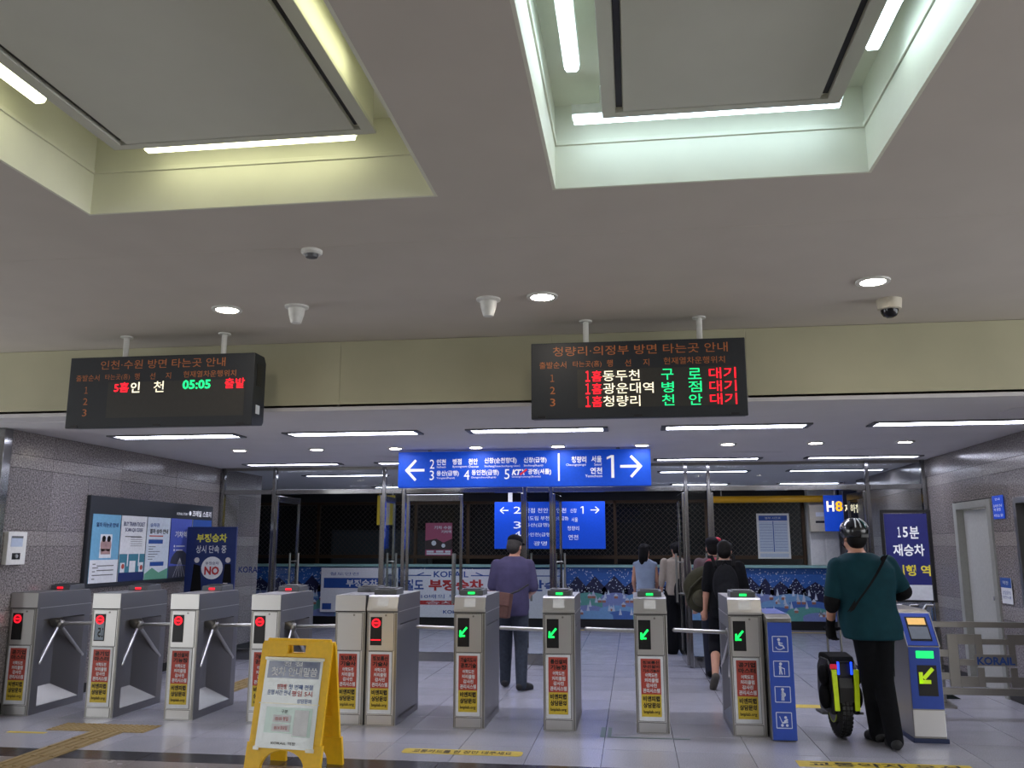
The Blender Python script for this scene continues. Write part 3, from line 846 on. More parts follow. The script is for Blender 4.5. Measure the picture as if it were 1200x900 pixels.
# ---- LED departure boards
def led_board(label, cx, spec, cat='display board'):
    W, H = 1.58, 0.58
    b = thing('departure_board', label, cat, (cx, 6.4, 2.48), 0, 'departure boards')
    MB().prism([(0, 0), (0.02, -0.0), (0.20, 0.02), (0.22, 0.05), (0.22, H - 0.05), (0.18, H), (0, H)], 'x', -W / 2, W / 2).build('housing', M_board, b, 0.006)
    X = lambda u: -W / 2 + W * u
    Z = lambda v: H * (1 - v)
    def it(body, u0, u1, v0, v1, bd=0.0): return (body, X(u0), X(u1), Z(v1), Z(v0), bd)
    sc = flat(b, M_ledbg, -0.003, [R(X(.22), X(.955), Z(.865), Z(.365))], 'led_screen')
    letters(b, M_orange, -0.003, [it(*q) for q in spec['print']], label='orange printed lettering')
    for key, m, nm in (('r', M_ledr, 'red glowing letters'), ('g', M_ledg, 'green glowing letters'), ('w', M_ledw, 'warm white glowing letters')):
        letters(sc, m, -0.006, [it(*q) for q in spec[key]], 'led_lettering', nm)
    for u in (.26, .80):
        o = MB().cyl((X(u), .1, H), (X(u), .1, Z1 - 2.48), .022, n=16)
        o.build('hanger_tube', M_white, b, smooth=0.6)
        MB().cyl((X(u), .1, Z1 - 2.48 - .012), (X(u), .1, Z1 - 2.48), .05, n=20).build('ceiling_flange', M_white, b, smooth=0.6)
    for u in (.05, .5, .94): BOX('latch', M_black, b, X(u) - .03, X(u) + .03, -0.008, 0.0, 0.004, 0.022)
    BOX('side_vent', M_black, b, W / 2, W / 2 + .003, .05, .15, .32, .50)
    BOX('side_sticker', M_paper, b, W / 2, W / 2 + .003, .06, .13, .10, .17)
    return b
hdrs = [('출발순서', .04, .168, .25, .34), ('타는곳(홈)', .20, .335, .25, .34), ('행', .36, .388, .245, .335), ('선', .445, .473, .245, .335), ('지', .53, .558, .245, .335), ('현재열차운행위치', .625, .905, .235, .325),
        ('１', .092, .110, .42, .515), ('2', .09, .114, .58, .675), ('3', .09, .114, .735, .835)]
R1, R2, R3 = (.385, .525), (.55, .69), (.715, .855)
led_board('black departure board showing three lit train rows, hung on the right', 0.06, {
    'print': [('청량리·의정부 방면 타는곳 안내', .105, .92, .055, .18)] + hdrs,
    'r': [('１', .258, .280, a, b, .012) for (a, b) in (R1, R2, R3)] + [('홈', .288, .335, a, b, .01) for (a, b) in (R1, R2, R3)] + [('대기', .83, .952, a, b, .006) for (a, b) in (R1, R2, R3)],
    'w': [('동두천', .34, .512, *R1, .004), ('광운대역', .34, .575, *R2, .004), ('청량리', .34, .512, *R3, .004)],
    'g': [('구', .612, .668, *R1, .004), ('로', .735, .795, *R1, .004), ('병', .612, .668, *R2, .004), ('점', .735, .795, *R2, .004), ('천', .612, .668, *R3, .004), ('안', .735, .795, *R3, .004)]})
led_board('black departure board with one lit train row, hung on the left', -3.72, {
    'print': [('인천·수원 방면 타는곳 안내', .17, .845, .055, .18)] + hdrs,
    'r': [('5홈', .255, .335, .37, .51, .02), ('출발', .85, .955, .35, .49, .006)],
    'w': [('인', .345, .395, .37, .52, .02), ('천', .47, .525, .365, .52, .006)],
    'g': [('05:05', .625, .775, .36, .49, .03)]})

# ---- poster board on the left wall (local +x runs away from the viewer)
pb = thing('poster_board', 'dark framed wall board with five train posters', 'notice board', (XL, 8.86, 1.10), HP)
PW, PH = 2.84, 1.00
BOX('back_panel', M_board, pb, 0, PW, -0.05, 0.0, 0, PH, 0.012)
letters(pb, M_lit, -0.053, [('코레일 스토리', 2.25, 2.78, .84, .92, .015), ('KORAIL STORY', 1.85, 2.13, .85, .88)])
flat(pb, M_lit, -0.053, [disc(2.19, .88, .03, 20)], 'logo')
pw = 0.53
MLB = mat('poster_light_blue', '#6fa9c9', 0.4); MTE = mat('poster_teal', '#3f7f92', 0.4); MVI = mat('poster_violet', '#4a5ab0', 0.4)
for i in range(5):
    x0 = 0.06 + i * (pw + 0.022); x1 = x0 + pw
    base = [MLB, M_paper, mat('poster_pale', '#c9d4de', 0.4), MVI, M_paper][i]
    p = BOX('poster', base, pb, x0, x1, -0.056, -0.05, 0.05, 0.80)
    c = lambda u: x0 + pw * u
    if i == 0:
        flat(p, M_paper, -0.058, [R(x0, x1, .05, .30), R(c(.3), c(.72), .32, .58)], 'white_ground')
        flat(p, mat('poster_rose', '#a98a86', 0.4), -0.060, [disc(c(.42), .46, .07, 16, .8), disc(c(.6), .46, .07, 16, .8), R(c(.34), c(.68), .36, .42)], 'picture')
        flat(p, M_hair, -0.061, [disc(c(.42), .53, .035, 14), disc(c(.6), .53, .035, 14)], 'picture_heads')
        letters(p, M_navy, -0.060, [('열차 타는곳 안내', c(.12), c(.9), .66, .71, .02)])
        flat(p, M_grey, -0.060, [R(c(.1), c(.1 + .1 * (1 + j % 2)), .25 - .04 * j, .26 - .04 * j) for j in range(5)] + [R(c(.25), c(.85), .23 - .05 * j, .24 - .05 * j) for j in range(3)], 'fine_print')
    elif i == 1:
        letters(p, M_navy, -0.060, [('BUY TRAIN TICKET', c(.08), c(.92), .68, .73, .01), ('SCAN QR CODE', c(.14), c(.84), .61, .66, .01)])
        flat(p, M_grey, -0.060, [R(c(.38), c(.85), .45 + .025 * j, .455 + .025 * j) for j in range(5)] + [R(c(.15), c(.8), .555, .565)], 'fine_print')
        flat(p, MTE, -0.058, [R(x0, x1, .10, .36)], 'picture')
        flat(p, M_navy, -0.059, [R(x0, x1, .05, .15)], 'navy_foot')
        flat(p, M_paper, -0.060, [R(c(.05), c(.22), .15, .26), R(c(.40), c(.64), .15, .28), R(c(.78), c(.95), .15, .26), R(c(.30), c(.34), .22, .40), R(c(.74), c(.78), .22, .40)], 'white_blocks')
        flat(p, M_red, -0.061, [disc(c(.15), .22, .03), disc(c(.88), .2, .03)], 'red_dots')
    elif i == 2:
        letters(p, MBL, -0.060, [('승차권', c(.1), c(.5), .68, .73, .01)])
        letters(p, M_ink, -0.060, [('열차 승차 안내', c(.1), c(.9), .60, .66, .02)])
        flat(p, MBL, -0.058, [R(c(.08), c(.7), .48, .53), R(c(.2), c(.8), .21, .26)], 'blue_bars')
        flat(p, M_red, -0.058, [R(c(.1), c(.7), .565, .58)], 'red_line')
        flat(p, M_grey, -0.058, [R(c(.1), c(.3 + .1 * (j % 4)), .29 + .03 * j, .297 + .03 * j) for j in range(6)], 'fine_print')
        flat(p, mat('poster_green', '#5f9a82', 0.4), -0.059, [[(x0, .05), (x1, .05), (x1, .18), (c(.6), .13), (c(.3), .19), (x0, .12)]], 'green_scene')
    elif i == 3:
        letters(p, M_paper, -0.060, [('기차역', c(.2), c(.75), .56, .64, .02)])
        flat(p, mat('poster_rail', '#3b3f4e', 0.4), -0.058, [R(x0, x1, .05, .20), disc(c(.5), .20, .20, 20, 1.2, 0, PI)], 'rail_scene')
        flat(p, M_paper, -0.060, [seg((c(.5), .30), (c(.5 + .14 * j), .06), .006) for j in (-2, -1, 0, 1, 2)] + [disc(c(.2), .45, .015), disc(c(.2), .40, .015)] + [R(c(.28), c(.7), .445, .455), R(c(.28), c(.6), .395, .405)], 'white_marks')
    else:
        flat(p, MBL, -0.058, [R(x0, x1, .55, .80)], 'blue_top')

# ---- NO board
nb = thing('fare_warning_board', 'navy standing board with yellow headline and red NO in a white circle', 'sign', (-5.49, 11.0, 0), 0.05)
BOX('panel', M_navy, nb, -0.335, 0.335, -0.02, 0.02, 0.35, 1.80, 0.006)
letters(nb, mat('yellow_letters', '#d9d44a', 0.5), -0.023, [('부정승차', -.2, .21, 1.60, 1.71, .03)])
letters(nb, M_paper, -0.023, [('상시 단속 중', -.2, .21, 1.46, 1.56, .01)])
nd = flat(nb, M_paper, -0.023, [disc(0.03, 1.27, .145, 28)], 'white_disc')
letters(nd, MRD, -0.026, [('NO', -.07, .13, 1.18, 1.29, .04)]); letters(nd, M_navy, -0.026, [('부정승차', -.06, .12, 1.31, 1.35, .01)])
flat(nb, mat('figure_pale', '#c8c4c2', 0.5), -0.023, [disc(-.18, 1.37, .035), disc(.24, 1.37, .035), R(.19, .25, .95, 1.08)], 'figure_heads')
for q_ in ([(-.25, .9), (-.09, .9), (-.13, 1.3), (-.22, 1.32)], [(.18, 1.08), (.30, 1.08), (.28, 1.32), (.20, 1.32)]): flat(nb, M_hair, -0.0225, [q_], 'figure_suit')
for x in (-.28, .28): BOX('leg', M_steel, nb, x - .02, x + .02, -0.02, 0.02, 0.02, 0.35); BOX('foot', M_steel, nb, x - .025, x + .025, -.2, .2, 0, .02, .003)

# ---- 15 minute board
fb = thing('reentry_board', 'navy standing board with white 15분 and a black frame', 'sign', (2.80, 9.6, 0), -0.10)
ZB0, ZB1 = 1.01, 1.92
f = MB(); f.box(-.245, -.215, -.015, .015, ZB0 - .02, ZB1); f.box(.215, .245, -.015, .015, ZB0 - .02, ZB1); f.box(-.215, .215, -.015, .015, ZB1 - .03, ZB1); f.box(-.215, .215, -.015, .015, ZB0 - .02, ZB0)
f.build('frame', M_black, fb, .002)
BOX('panel', mat('indigo_print', '#252a72', 0.45), fb, -.205, .205, -.01, .01, ZB0 + .15, ZB1 - .04)
BOX('white_foot_strip', M_paper, fb, -.205, .205, -.01, .01, ZB0, ZB0 + .15)
letters(fb, M_lit, -.013, [('１', -.085, -.055, 1.64, 1.745, .02), ('5', -.035, .015, 1.64, 1.745, .02), ('분', .03, .12, 1.625, 1.75, .02), ('재승차', -.14, .16, 1.45, 1.57, .02)])
letters(fb, mat('yellow_letters2', '#e0d040', 0.5, emit=.15), -.013, [('시행 역', -.14, .20, 1.25, 1.36, .02)])  # yellow print brightened by its own glow, no lamp behind
for x in (-.23, .23): BOX('leg', M_chrome, fb, x - .018, x + .018, -.015, .015, .02, ZB0 - .02)
BOX('base_plate', M_steel, fb, -.3, .3, -.2, .2, 0, .02, .004)

# ---- small wall notices
t = thing('blue_notice', 'small blue notice high on the right wall beside the grey door', 'notice', (XR - .012, 9.77, 1.83), -HP)
BOX('sheet', M_blue, t, -.14, .14, -.004, .0, 0, .24)
letters(t, M_lit, -.006, [('안내', -.06, .06, .19, .215), ('승차권 안내', -.11, .10, .12, .15), ('역 방면', -.11, .06, .08, .11), ('타는곳', -.11, .11, .02, .05)])
t = thing('office_notice', 'blue and white notice at hand height on the right wall', 'notice', (XR - .012, 9.77, 0.97), -HP)
BOX('sheet', M_paper, t, -.13, .13, -.004, .0, 0, .26)
flat(t, MBL, -.006, [R(-.13, .13, .16, .26)], 'blue_head')
letters(t, M_paper, -.008, [('역장', -.07, .07, .19, .23)]); letters(t, MBL, -.006, [('상담문의', -.10, .10, .09, .13), ('안내', -.1, .1, .05, .08)])
t = thing('call_box', 'white wall call box with a small screen and black button', 'control box', (XL, 7.765, 1.375), HP)
BOX('case', M_white, t, -.13, .13, -.05, 0, 0, .31, .006)
BOX('screen', mat('pale_screen', '#b8c4d4', 0.2), t, -.09, .07, -.053, -.05, .17, .27); BOX('button_plate', M_black, t, -.06, .05, -.054, -.05, .05, .11)
MB().cyl((-.005, -.054, .08), (-.005, -.062, .08), .018).build('button', M_steelb, t, smooth=.6)
flat(t, M_grey, -.055, [R(-.09, .07, .25, .27)], 'screen_header')

# ================================================================== TICKET GATES
W2 = 0.14; GL = 0.83; GH = 1.115
def icon_stop(p):
    flat(p, M_ledr, -.004, [], 'x') if False else None
def ad_texts(top):
    its = []
    zt = .595
    for i, s in enumerate(top):
        st = .047 if len(top) < 3 else .034
        its.append((s, -.075, .065, zt - st * (i + 1), zt - st * i - .006, .04))
    return its
def turnstile(label, cx, side, near, top, sign, pod_led, arms=True):
    """side: -1/+1 where the tripod arm sits; near: True if the reader end faces the viewer"""
    t = thing('ticket_gate', label, 'turnstile', (cx, 7.83, 0), 0, 'tripod ticket gates')
    s = side
    # body: thin core on the far side of the recess + columns + top housing
    b = MB()
    def bx(x0, x1, *r): b.box(min(x0 * s, x1 * s), max(x0 * s, x1 * s), *r)
    bx(-.14, .02 if arms else .14, .10, .73, 0.05, .85)                 # core
    bx(-.14, .14, 0.004, .10, 0.0, .86)                # front column
    bx(-.14, .14, .73, GL, 0.0, .86)                   # rear column
    bx(-.14, .14, .10, .73, 0.0, .07)                  # plinth
    b.build('body', M_steeld, t, .004)
    # sloping steel floor of the recess and the oblique rear cheek
    if arms: MB().prism([(.02 * s, .22), (.14 * s, .07), (.02 * s, .07)], 'y', .10, .73).build('recess_slope', M_steel, t)
    if arms: mb = MB(); mb.prism([(.02 * s, .45), (.02 * s, .73), (.14 * s, .73)], 'z', .07, .85); mb.build('recess_cheek', M_steeld, t)
    # top housing with side band
    if near:
        prof = [(0.0, .86), (0.0, .985), (-.012, .99), (-.012, 1.0), (.03, 1.10), (.05, GH), (GL, GH), (GL, .86)]
    else:
        prof = [(0.0, .86), (0.0, .97), (-.010, .972), (-.010, GH), (GL - .05, GH), (GL - .02, 1.09), (GL, 1.0), (GL, .86)]
    MB().prism(prof, 'x', -.141, .141).build('top_housing', M_steeld, t, .003)
    BOX('band', M_steelb, t, -.1425, .1425, .03, GL - .005, .966, .972)
    # bright front skin and hood face
    MB().box(-.139, .139, -.004, .004, .0, .965).build('front_skin', M_steelb, t, .002)
    BOX('lid_gap', M_dark, t, -.1395, .1395, -.0046, -.003, .9655, .971)
    if near:
        MB().prism([(-.0150, 1.018), (-.0125, 1.017), (.022, 1.088), (.020, 1.090)], 'x', -.05, .05).build('hood_window', M_white, t)
        MB().prism([(-.017, 1.0), (-.013, .998), (.029, 1.098), (.025, 1.10)], 'x', -.139, .139).build('hood_face', M_steelb, t)
        MB().prism([(-.02, .98), (-.004, .98), (-.004, 1.0), (-.02, 1.0)], 'x', -.142, .142).build('hood_lip', M_steelb, t, .002)
    else:
        BOX('hood_face', M_steelb, t, -.139, .139, -.014, -.010, .975, GH - .003, .002)
    # door, kick plate with their dark gaps
    BOX('door_gap', M_dark, t, -.1215, .1115, -.0052, -.0040, .6315, .9615)
    BOX('kick_gap', M_dark, t, -.1215, .1115, -.0052, -.0040, .006, .0885)
    BOX('edge_strip', M_steel, t, .118, .137, -.007, -.004, .004, .962, .001)
    BOX('edge_strip', M_steel, t, -.138, -.126, -.007, -.004, .004, .962, .001)
    BOX('ad_gap', M_dark, t, -.1185, .1015, -.0052, -.0040, .0965, .6285)
    BOX('service_door', M_steelb, t, -.118, .108, -.008, -.004, .635, .958, .0015)
    BOX('kick_plate', M_steelb, t, -.118, .108, -.008, -.004, .008, .085, .0015)
    MB().cyl((.035, -.008, .94), (.035, -.013, .94), .009, n=12).build('key_lock', M_steel, t, smooth=.6)
    # display
    if sign:
        d = BOX('display', M_black, t, -.105, .0, -.012, -.008, .68, .925, .004)
        if sign == 'stop' or sign == 'stopbar' or sign == 'stoplcd':
            if sign == 'stoplcd':
                flat(d, mat('grey_lcd', '#8794a0', 0.3), -.0125, [R(-.098, -.007, .69, .86)], 'lcd')
                mm = MB(); put_text(mm, '5', -.068, -.035, .715, .80, -.0135, .02, 0, True); put_text(mm, '１', -.028, -.012, .715, .80, -.0135, .03, 0, True)
                me = bpy.data.meshes.new('lettering'); me.from_pydata(mm.v, [], mm.f); me.materials.append(M_ink); obj('lettering', me, d)  # mirrored digits paint a sign's reflection onto the screen
            ring = MB().ring((-.0525, -.0165, .872), (0, 1, 0), .028, .040, .004, 24)
            ring.build('stop_ring', M_ledr, d)
            flat(d, mat('led_red_dim', '#600810', 0.5, emit=.35, ecol='#d01020'), -.0132, [disc(-.0525, .872, .028)], 'stop_fill')
            flat(d, M_ledr, -.015, [R(-.075, -.03, .866, .878)], 'stop_bar')
            if sign == 'stopbar': flat(d, M_ledr, -.0135, [R(-.098, -.008, .722, .732)], 'red_line')
        else:
            flat(d, M_ledgs, -.0135, [seg((-.022, .845), (-.075, .782), .017), R(-.088, -.073, .765, .82), R(-.088, -.038, .765, .78)], 'go_arrow')
    # ad panel
    a = BOX('ad_frame', M_paper, t, -.115, .098, -.012, -.004, .10, .625, .002)
    flat(a, M_red, -.0135, [R(-.092, .075, .315, .605)], 'red_print'); flat(a, M_yel, -.0135, [R(-.092, .075, .135, .315)], 'yellow_print')
    its = ad_texts(top)
    letters(a, M_ink, -.015, its + [('비앤피랩', -.078, .062, .258, .302, .04), ('상담문의', -.078, .062, .205, .249, .04), ('bnplab.org', -.075, .06, .155, .188, .02)])
    letters(a, M_paper, -.015, [('어학도전', -.055, .045, .455, .488, .03), ('커리큘럼', -.062, .052, .412, .447, .03), ('감사진', -.05, .04, .372, .405, .03), ('관리시스템', -.078, .064, .328, .364, .03)])
    # reader pod
    py = .07 if near else GL - .33
    pd = MB().prism([(py, GH), (py + .012, GH + .048), (py + .24, GH + .056), (py + .26, GH)], 'x', -.105, .105).build('reader_pod', M_grey, t, .006)
    MB().prism([(py + .03, GH + .050), (py + .03, GH + .056), (py + .2, GH + .062), (py + .2, GH + .055)], 'x', -.08, .08).build('reader_plate', M_black, pd)
    BOX('status_light', {'g': M_ledgs, 'r': M_ledr, '': M_grey}[pod_led], pd, -.03, .03, py - .002, py + .006, GH + .012, GH + .03)
    # tripod hub and arms
    if not arms: return t
    hx, hy, hz = .075 * s, .43, .80
    hb = MB().cyl((.02 * s, hy, hz + .035), (hx, hy, hz - .01), .075, .055, n=20); hb.ell((hx, hy, hz - .01), (.056, .056, .056), 16, 10)
    h = hb.build('tripod_hub', M_steel, t, smooth=.7)
    for d in ((s, 0, 0.03), (0.12 * s, -.70, -.70), (0.12 * s, .70, -.70)):
        v = Vector(d).normalized(); p0 = Vector((hx, hy, hz - .01))
        L = .50 if abs(v.x) > .5 else .47
        MB().tube([p0, p0 + v * L], .0175, 14).build('arm', M_steelb, h, smooth=.8)
    return t
STD = [('공기업', '마스터'), ('통신설비', '기능장'), ('정보통신', '기술사'), ('기술지도사', '공조기술'), ('정보통신', '무선설비', '기사·기능사')]
gates = [
    (-5.755, 1, False, STD[0], 'stop', 'r', 'ticket gate with red stop sign standing against the left granite wall'),
    (-4.91, 1, False, STD[0], 'stoplcd', 'r', 'ticket gate with a grey screen showing a reversed 15'),
    (-4.13, 1, False, STD[1], 'stop', 'r', 'ticket gate with red stop sign, third from the left granite wall'),
    (-3.34, 1, False, STD[3], 'stop', 'r', 'ticket gate with red stop sign partly hidden by the yellow A-board'),
    (-2.54, 1, False, STD[2], None, '', 'ticket gate without a display, left one of the touching pair'),
    (-2.245, -1, True, STD[2], 'stopbar', '', 'ticket gate with a red ring and red line, right one of the touching pair'),
    (-1.45, -1, True, STD[3], 'go', 'g', 'green-arrow ticket gate nearest the touching pair, beside the man in purple'),
    (-0.66, -1, True, STD[1], 'go', 'g', 'second green-arrow ticket gate to the right of the touching pair'),
    (0.13, -1, True, STD[4], 'go', 'g', 'ticket gate with green arrow and three-line black headline on its ad'),
    (0.925, -1, True, STD[0], 'go', 'g', 'ticket gate with green arrow next to the blue priority cabinet'),
]
for (cx, s, nr, top, sign, led, lab) in gates:
    g = turnstile(lab, cx, s, nr, top, sign, led, not -3 < cx < -2)

# ---- blue priority cabinet
pc = thing('priority_cabinet', 'slim cabinet with blue front and four white priority icons', 'gate cabinet', (1.175, 7.66, 0))
BOX('body', M_steel, pc, -.095, .095, .02, .75, 0, .93, .005)
MB().prism([(-.005, .93), (-.005, .965), (.10, .99), (.75, .99), (.75, .93)], 'x', -.1, .1).build('cap', M_steel, pc, .004)
BOX('top_sheet', mat('blue_top_sheet', '#6a76b8', 0.25), pc, -.09, .09, .11, .74, .99, .993)
MBF = mat('blue_cabinet', '#2f4fae', 0.4, var=.03)
BOX('front_panel', MBF, pc, -.092, .098, -.012, .02, 0.01, .93, .004)
MWI = mat('white_icon', '#c8d0e4', 0.5, emit=.05)  # icon print carries a slight self-glow
for i, zc in enumerate((.76, .565, .365, .165)):
    o = []
    q = .06
    for p in (seg((-q, zc - q), (q, zc - q), .006), seg((-q, zc + q), (q, zc + q), .006), seg((-q, zc - q), (-q, zc + q), .006), seg((q, zc - q), (q, zc + q), .006)): o.append(p)
    if i == 0:
        o += [disc(-.01, zc + .035, .012, 12), seg((-.01, zc + .02), (-.005, zc - .01), .014), seg((-.005, zc - .01), (.02, zc - .012), .012), seg((.02, zc - .012), (.032, zc - .035), .010), seg((-.008, zc + .01), (.02, zc + .005), .008)]
        o += [seg((-.03 * math.cos(a) - .005, zc - .022 - .022 * math.sin(a)), (-.03 * math.cos(a + .4) - .005, zc - .022 - .022 * math.sin(a + .4)), .006) for a in (0, .4, .8, 1.2, 1.6, 2.0, 2.4)]
    elif i == 1:
        o += [disc(-.005, zc + .038, .012, 12), seg((-.01, zc + .024), (-.008, zc - .01), .018), seg((-.012, zc - .01), (-.016, zc - .045), .009), seg((-.004, zc - .01), (.004, zc - .045), .009), seg((-.005, zc + .012), (.022, zc), .007), seg((.024, zc + .004), (.024, zc - .045), .005)]
    elif i == 2:
        o += [disc(0, zc + .038, .012, 12), disc(.006, zc - .002, .018, 14), seg((0, zc + .025), (-.002, zc - .02), .018), seg((-.006, zc - .018), (-.008, zc - .048), .009), seg((.006, zc - .018), (.006, zc - .048), .009)]
    else:
        o += [disc(.012, zc + .022, .011, 12), seg((-.035, zc + .03), (-.015, zc - .02), .006), seg((-.015, zc - .02), (.03, zc - .012), .012), seg((.0, zc - .01), (.028, zc + .008), .014), disc(-.016, zc - .038, .011, 12), disc(.022, zc - .038, .011, 12)]
    flat(pc, MWI, -.0145, o, 'priority_icon')

# ---- wide gate reader post
kp = thing('wide_gate_reader', 'blue fronted wide gate post with card reader and green arrow', 'gate post', (2.325, 7.76, 0))
KW = .125
side_prof = [(0, .03), (0, .745), (.20, 1.0), (.28, 1.02), (.86, 1.02), (.86, .03)]
MB().prism(side_prof, 'x', -KW, KW).build('body', M_steel, kp, .006)
BOX('plinth', mat('navy_plinth', '#1c2a52', 0.5), kp, -KW - .012, KW + .012, -.015, .88, 0, .035, .004)
BOX('front_panel', MBF, kp, -KW + .004, KW - .004, -.006, .002, .26, .74, .002)
BOX('kick_plate', M_steelb, kp, -KW + .004, KW - .004, -.005, .002, .05, .25, .002)
def slope(u0, u1, t0, t1, off, m, name, parent):
    """plate on the sloping top: t along the slope 0..1"""
    d = Vector((.20, .255)); nrm = Vector((-.255, .20)).normalized()
    a = Vector((0, .745)) + d * t0; b = Vector((0, .745)) + d * t1
    p = [a, b, b + nrm * off, a + nrm * off]
    return MB().prism([(q.x, q.y) for q in p], 'x', u0, u1).build(name, m, parent, .001)
sp = slope(-KW + .006, KW - .006, .02, .97, .004, MBF, 'reader_panel', kp)
slope(-.085, .085, .15, .86, .006, M_black, 'reader_bezel', sp)
slope(-.07, .07, .62, .82, .008, mat('reader_orange', '#e0b060', 0.4, emit=.5, ecol='#ffcf80'), 'card_screen', sp)
slope(-.075, .075, .20, .56, .008, mat('reader_grey', '#7f8790', 0.3), 'card_pad', sp)
for x in (-KW - .002, KW - .004): MB().prism([(0, .745), (.20, 1.0), (.192, 1.006), (-.008, .751)], 'x', x, x + .006).build('edge_trim', M_steelb, kp)
BOX('green_light', M_ledgs, kp, -.065, .07, -.010, -.006, .655, .71, .001)
d = BOX('arrow_display', M_black, kp, -.065, .085, -.009, -.006, .36, .60, .002)
flat(d, mat('lime_arrow', '#b8d81c', 0.5, emit=.5, ecol='#b8e01c'), -.0105, [seg((.055, .575), (-.02, .495), .03), R(-.055, -.025, .455, .545), R(-.055, .035, .455, .485)], 'arrow')
BOX('side_window', M_black, kp, -KW - .003, -KW, .42, .62, .45, .72)
for z in (.86, .80): pass

# ---- stainless barrier rails between the wide gate and the right wall
fn = thing('steel_barrier', 'low stainless barrier with square pattern and blue lettering', 'barrier', (2.62, 8.72, 0))
FL = 1.16
for x in (0.0, FL - .05): BOX('post', M_steel, fn, x, x + .05, -.025, .025, 0, .88, .003)
BOX('top_rail', M_steel, fn, .05, FL - .05, -.025, .025, .82, .87, .004)
BOX('bottom_rail', M_steel, fn, .05, FL - .05, -.02, .02, .23, .29, .003)
for i, (a, b, c, d2) in enumerate([(.05, .20, .56, .62), (.05, .20, .36, .42)]): BOX('pattern_bar', M_steel, fn, a, b, -.012, .012, c, d2, .002)
for (a, b, c, d2) in ((.20, .29, .30, .76), (.29, .44, .67, .76), (.29, .44, .30, .39), (.44, .50, .56, .76), (.44, .50, .30, .47), (.29, .50, .485, .54), (.72, .78, .56, .76), (.72, .78, .30, .47), (.78, .93, .67, .76), (.78, .93, .30, .39), (.93, 1.02, .30, .76), (.50, .72, .67, .72), (.50, .72, .34, .39), (1.02, 1.11, .56, .62), (1.02, 1.11, .36, .42)):
    BOX('pattern_bar', M_steel, fn, a, b, -.012, .012, c, d2, .002)
pl = BOX('name_plate', M_steel, fn, .42, .78, -.018, -.012, .485, .585, .002)
letters(pl, MBL, -.021, [('KORAIL', .44, .76, .495, .565, .03)])
t = thing('cable_ramp', 'dark green wedge lying on the floor under the steel barrier', 'floor wedge', (3.05, 10.0, 0), .1)
MB().prism([(-.24, 0), (.26, 0), (.1, .08), (-.2, .12)], 'y', -.08, .08).build('wedge', mat('dark_green_rubber', '#14231f', 0.6), t, .01)
BOX('grip', M_black, t, -.15, -.02, -.03, .03, .08, .12, .01)
# short stainless queue rail seen beside the board
t = thing('queue_rail', 'bent stainless hand rail behind the wide gate post', 'rail', (2.45, 9.05, 0))
for dx in (0, .14, .28):
    MB().tube([(dx, 0, 0.0), (dx, 0, .93), (dx + .04, .0, .99), (dx + .10, 0, .99)], .016, 10).build('bent_tube', M_chrome, t, smooth=.8)
BOX('base_plate', M_steel, t, -.05, .4, -.06, .06, 0, .012, .003)

# ================================================================== FLOOR MARKINGS
def tactile_mesh(dots):
    mb = MB().box(-.147, .147, -.147, .147, 0.0, .004)
    if dots:
        for i in range(6):
            for j in range(6):
                x, yv = -.125 + .05 * i, -.125 + .05 * j
                mb.cyl((x, yv, .004), (x, yv, .009), .016, .011, 8)
    else:
        for i in range(4):
            x = -.1125 + .075 * i
            mb.box(x - .017, x + .017, -.14, .14, .004, .009)
    return mb.mesh('tactile_tile', M_tact)
md, ml = tactile_mesh(True), tactile_mesh(False)
tp = thing('tactile_paving', 'yellow tactile guide paving leading to the left ticket gates', 'tactile paving', (0, 0, 0.0005))
for i in range(3):
    o = obj('tactile_tile', md, tp); o.location = (-4.88 + .3 * i, 7.41, 0)
for i in range(5):
    o = obj('tactile_tile', ml, tp); o.location = (-4.46, 7.11 - .3 * i, 0)
t2 = thing('tactile_paving', 'yellow tactile guide paving behind the gates seen through the passage', 'tactile paving', (0, 0, 0.0005))
for i in range(9):
    o = obj('tactile_tile', ml, t2); o.location = (-4.46, 9.1 + .3 * i, 0)
def sticker(label, poly, text, y0):
    t = thing('floor_sticker', label, 'floor sticker', (0, 0, 0.0006))
    MB().prism(poly, 'z', 0, .001).build('sheet', M_yel, t)
    xs = [p[0] for p in poly]; ys = [p[1] for p in poly]
    if text:
        k = MB(); put_text(k, text, min(xs) + .08, max(xs) - .08, min(ys) + .03, max(ys) - .03, 0, .02)
        me = bpy.data.meshes.new('lettering'); me.from_pydata([(a, c, .0018) for a, b, c in k.v], [], k.f); me.materials.append(M_ink); obj('lettering', me, t)
def rrect(x0, x1, y0, y1, r=.04):
    out = []
    for cx, cy, a in ((x1 - r, y1 - r, 0), (x0 + r, y1 - r, HP), (x0 + r, y0 + r, PI), (x1 - r, y0 + r, 1.5 * PI)):
        for i in range(4): out.append((cx + r * math.cos(a + HP * i / 3), cy + r * math.sin(a + HP * i / 3)))
    return out
sticker('rounded yellow floor sticker with black lettering in front of the gate pair', rrect(-1.80, -.87, 6.86, 7.02), '교통카드를 한 장만 대주세요', 0)
sticker('yellow floor sticker with black lettering in front of the helmeted man', R(1.14, 2.35, 6.84, 7.02), '교통약자 우선', 0)
sticker('thin yellow floor strip beyond the unicycle', R(1.35, 2.15, 9.22, 9.40), '', 0)
sticker('short thin yellow floor strip left of the tactile paving', R(-5.30, -4.95, 7.13, 7.18), '', 0)
sticker('long thin yellow line on the floor before the ticket counter', R(-5, 3.6, 16.9, 17.0), '', 0)
t = thing('green_tape', 'worn green tape mark on the floor beside a green-arrow gate', 'floor tape', (0, 0, .0006))
MT = mat('green_tape_mat', '#3f5a54', 0.5)
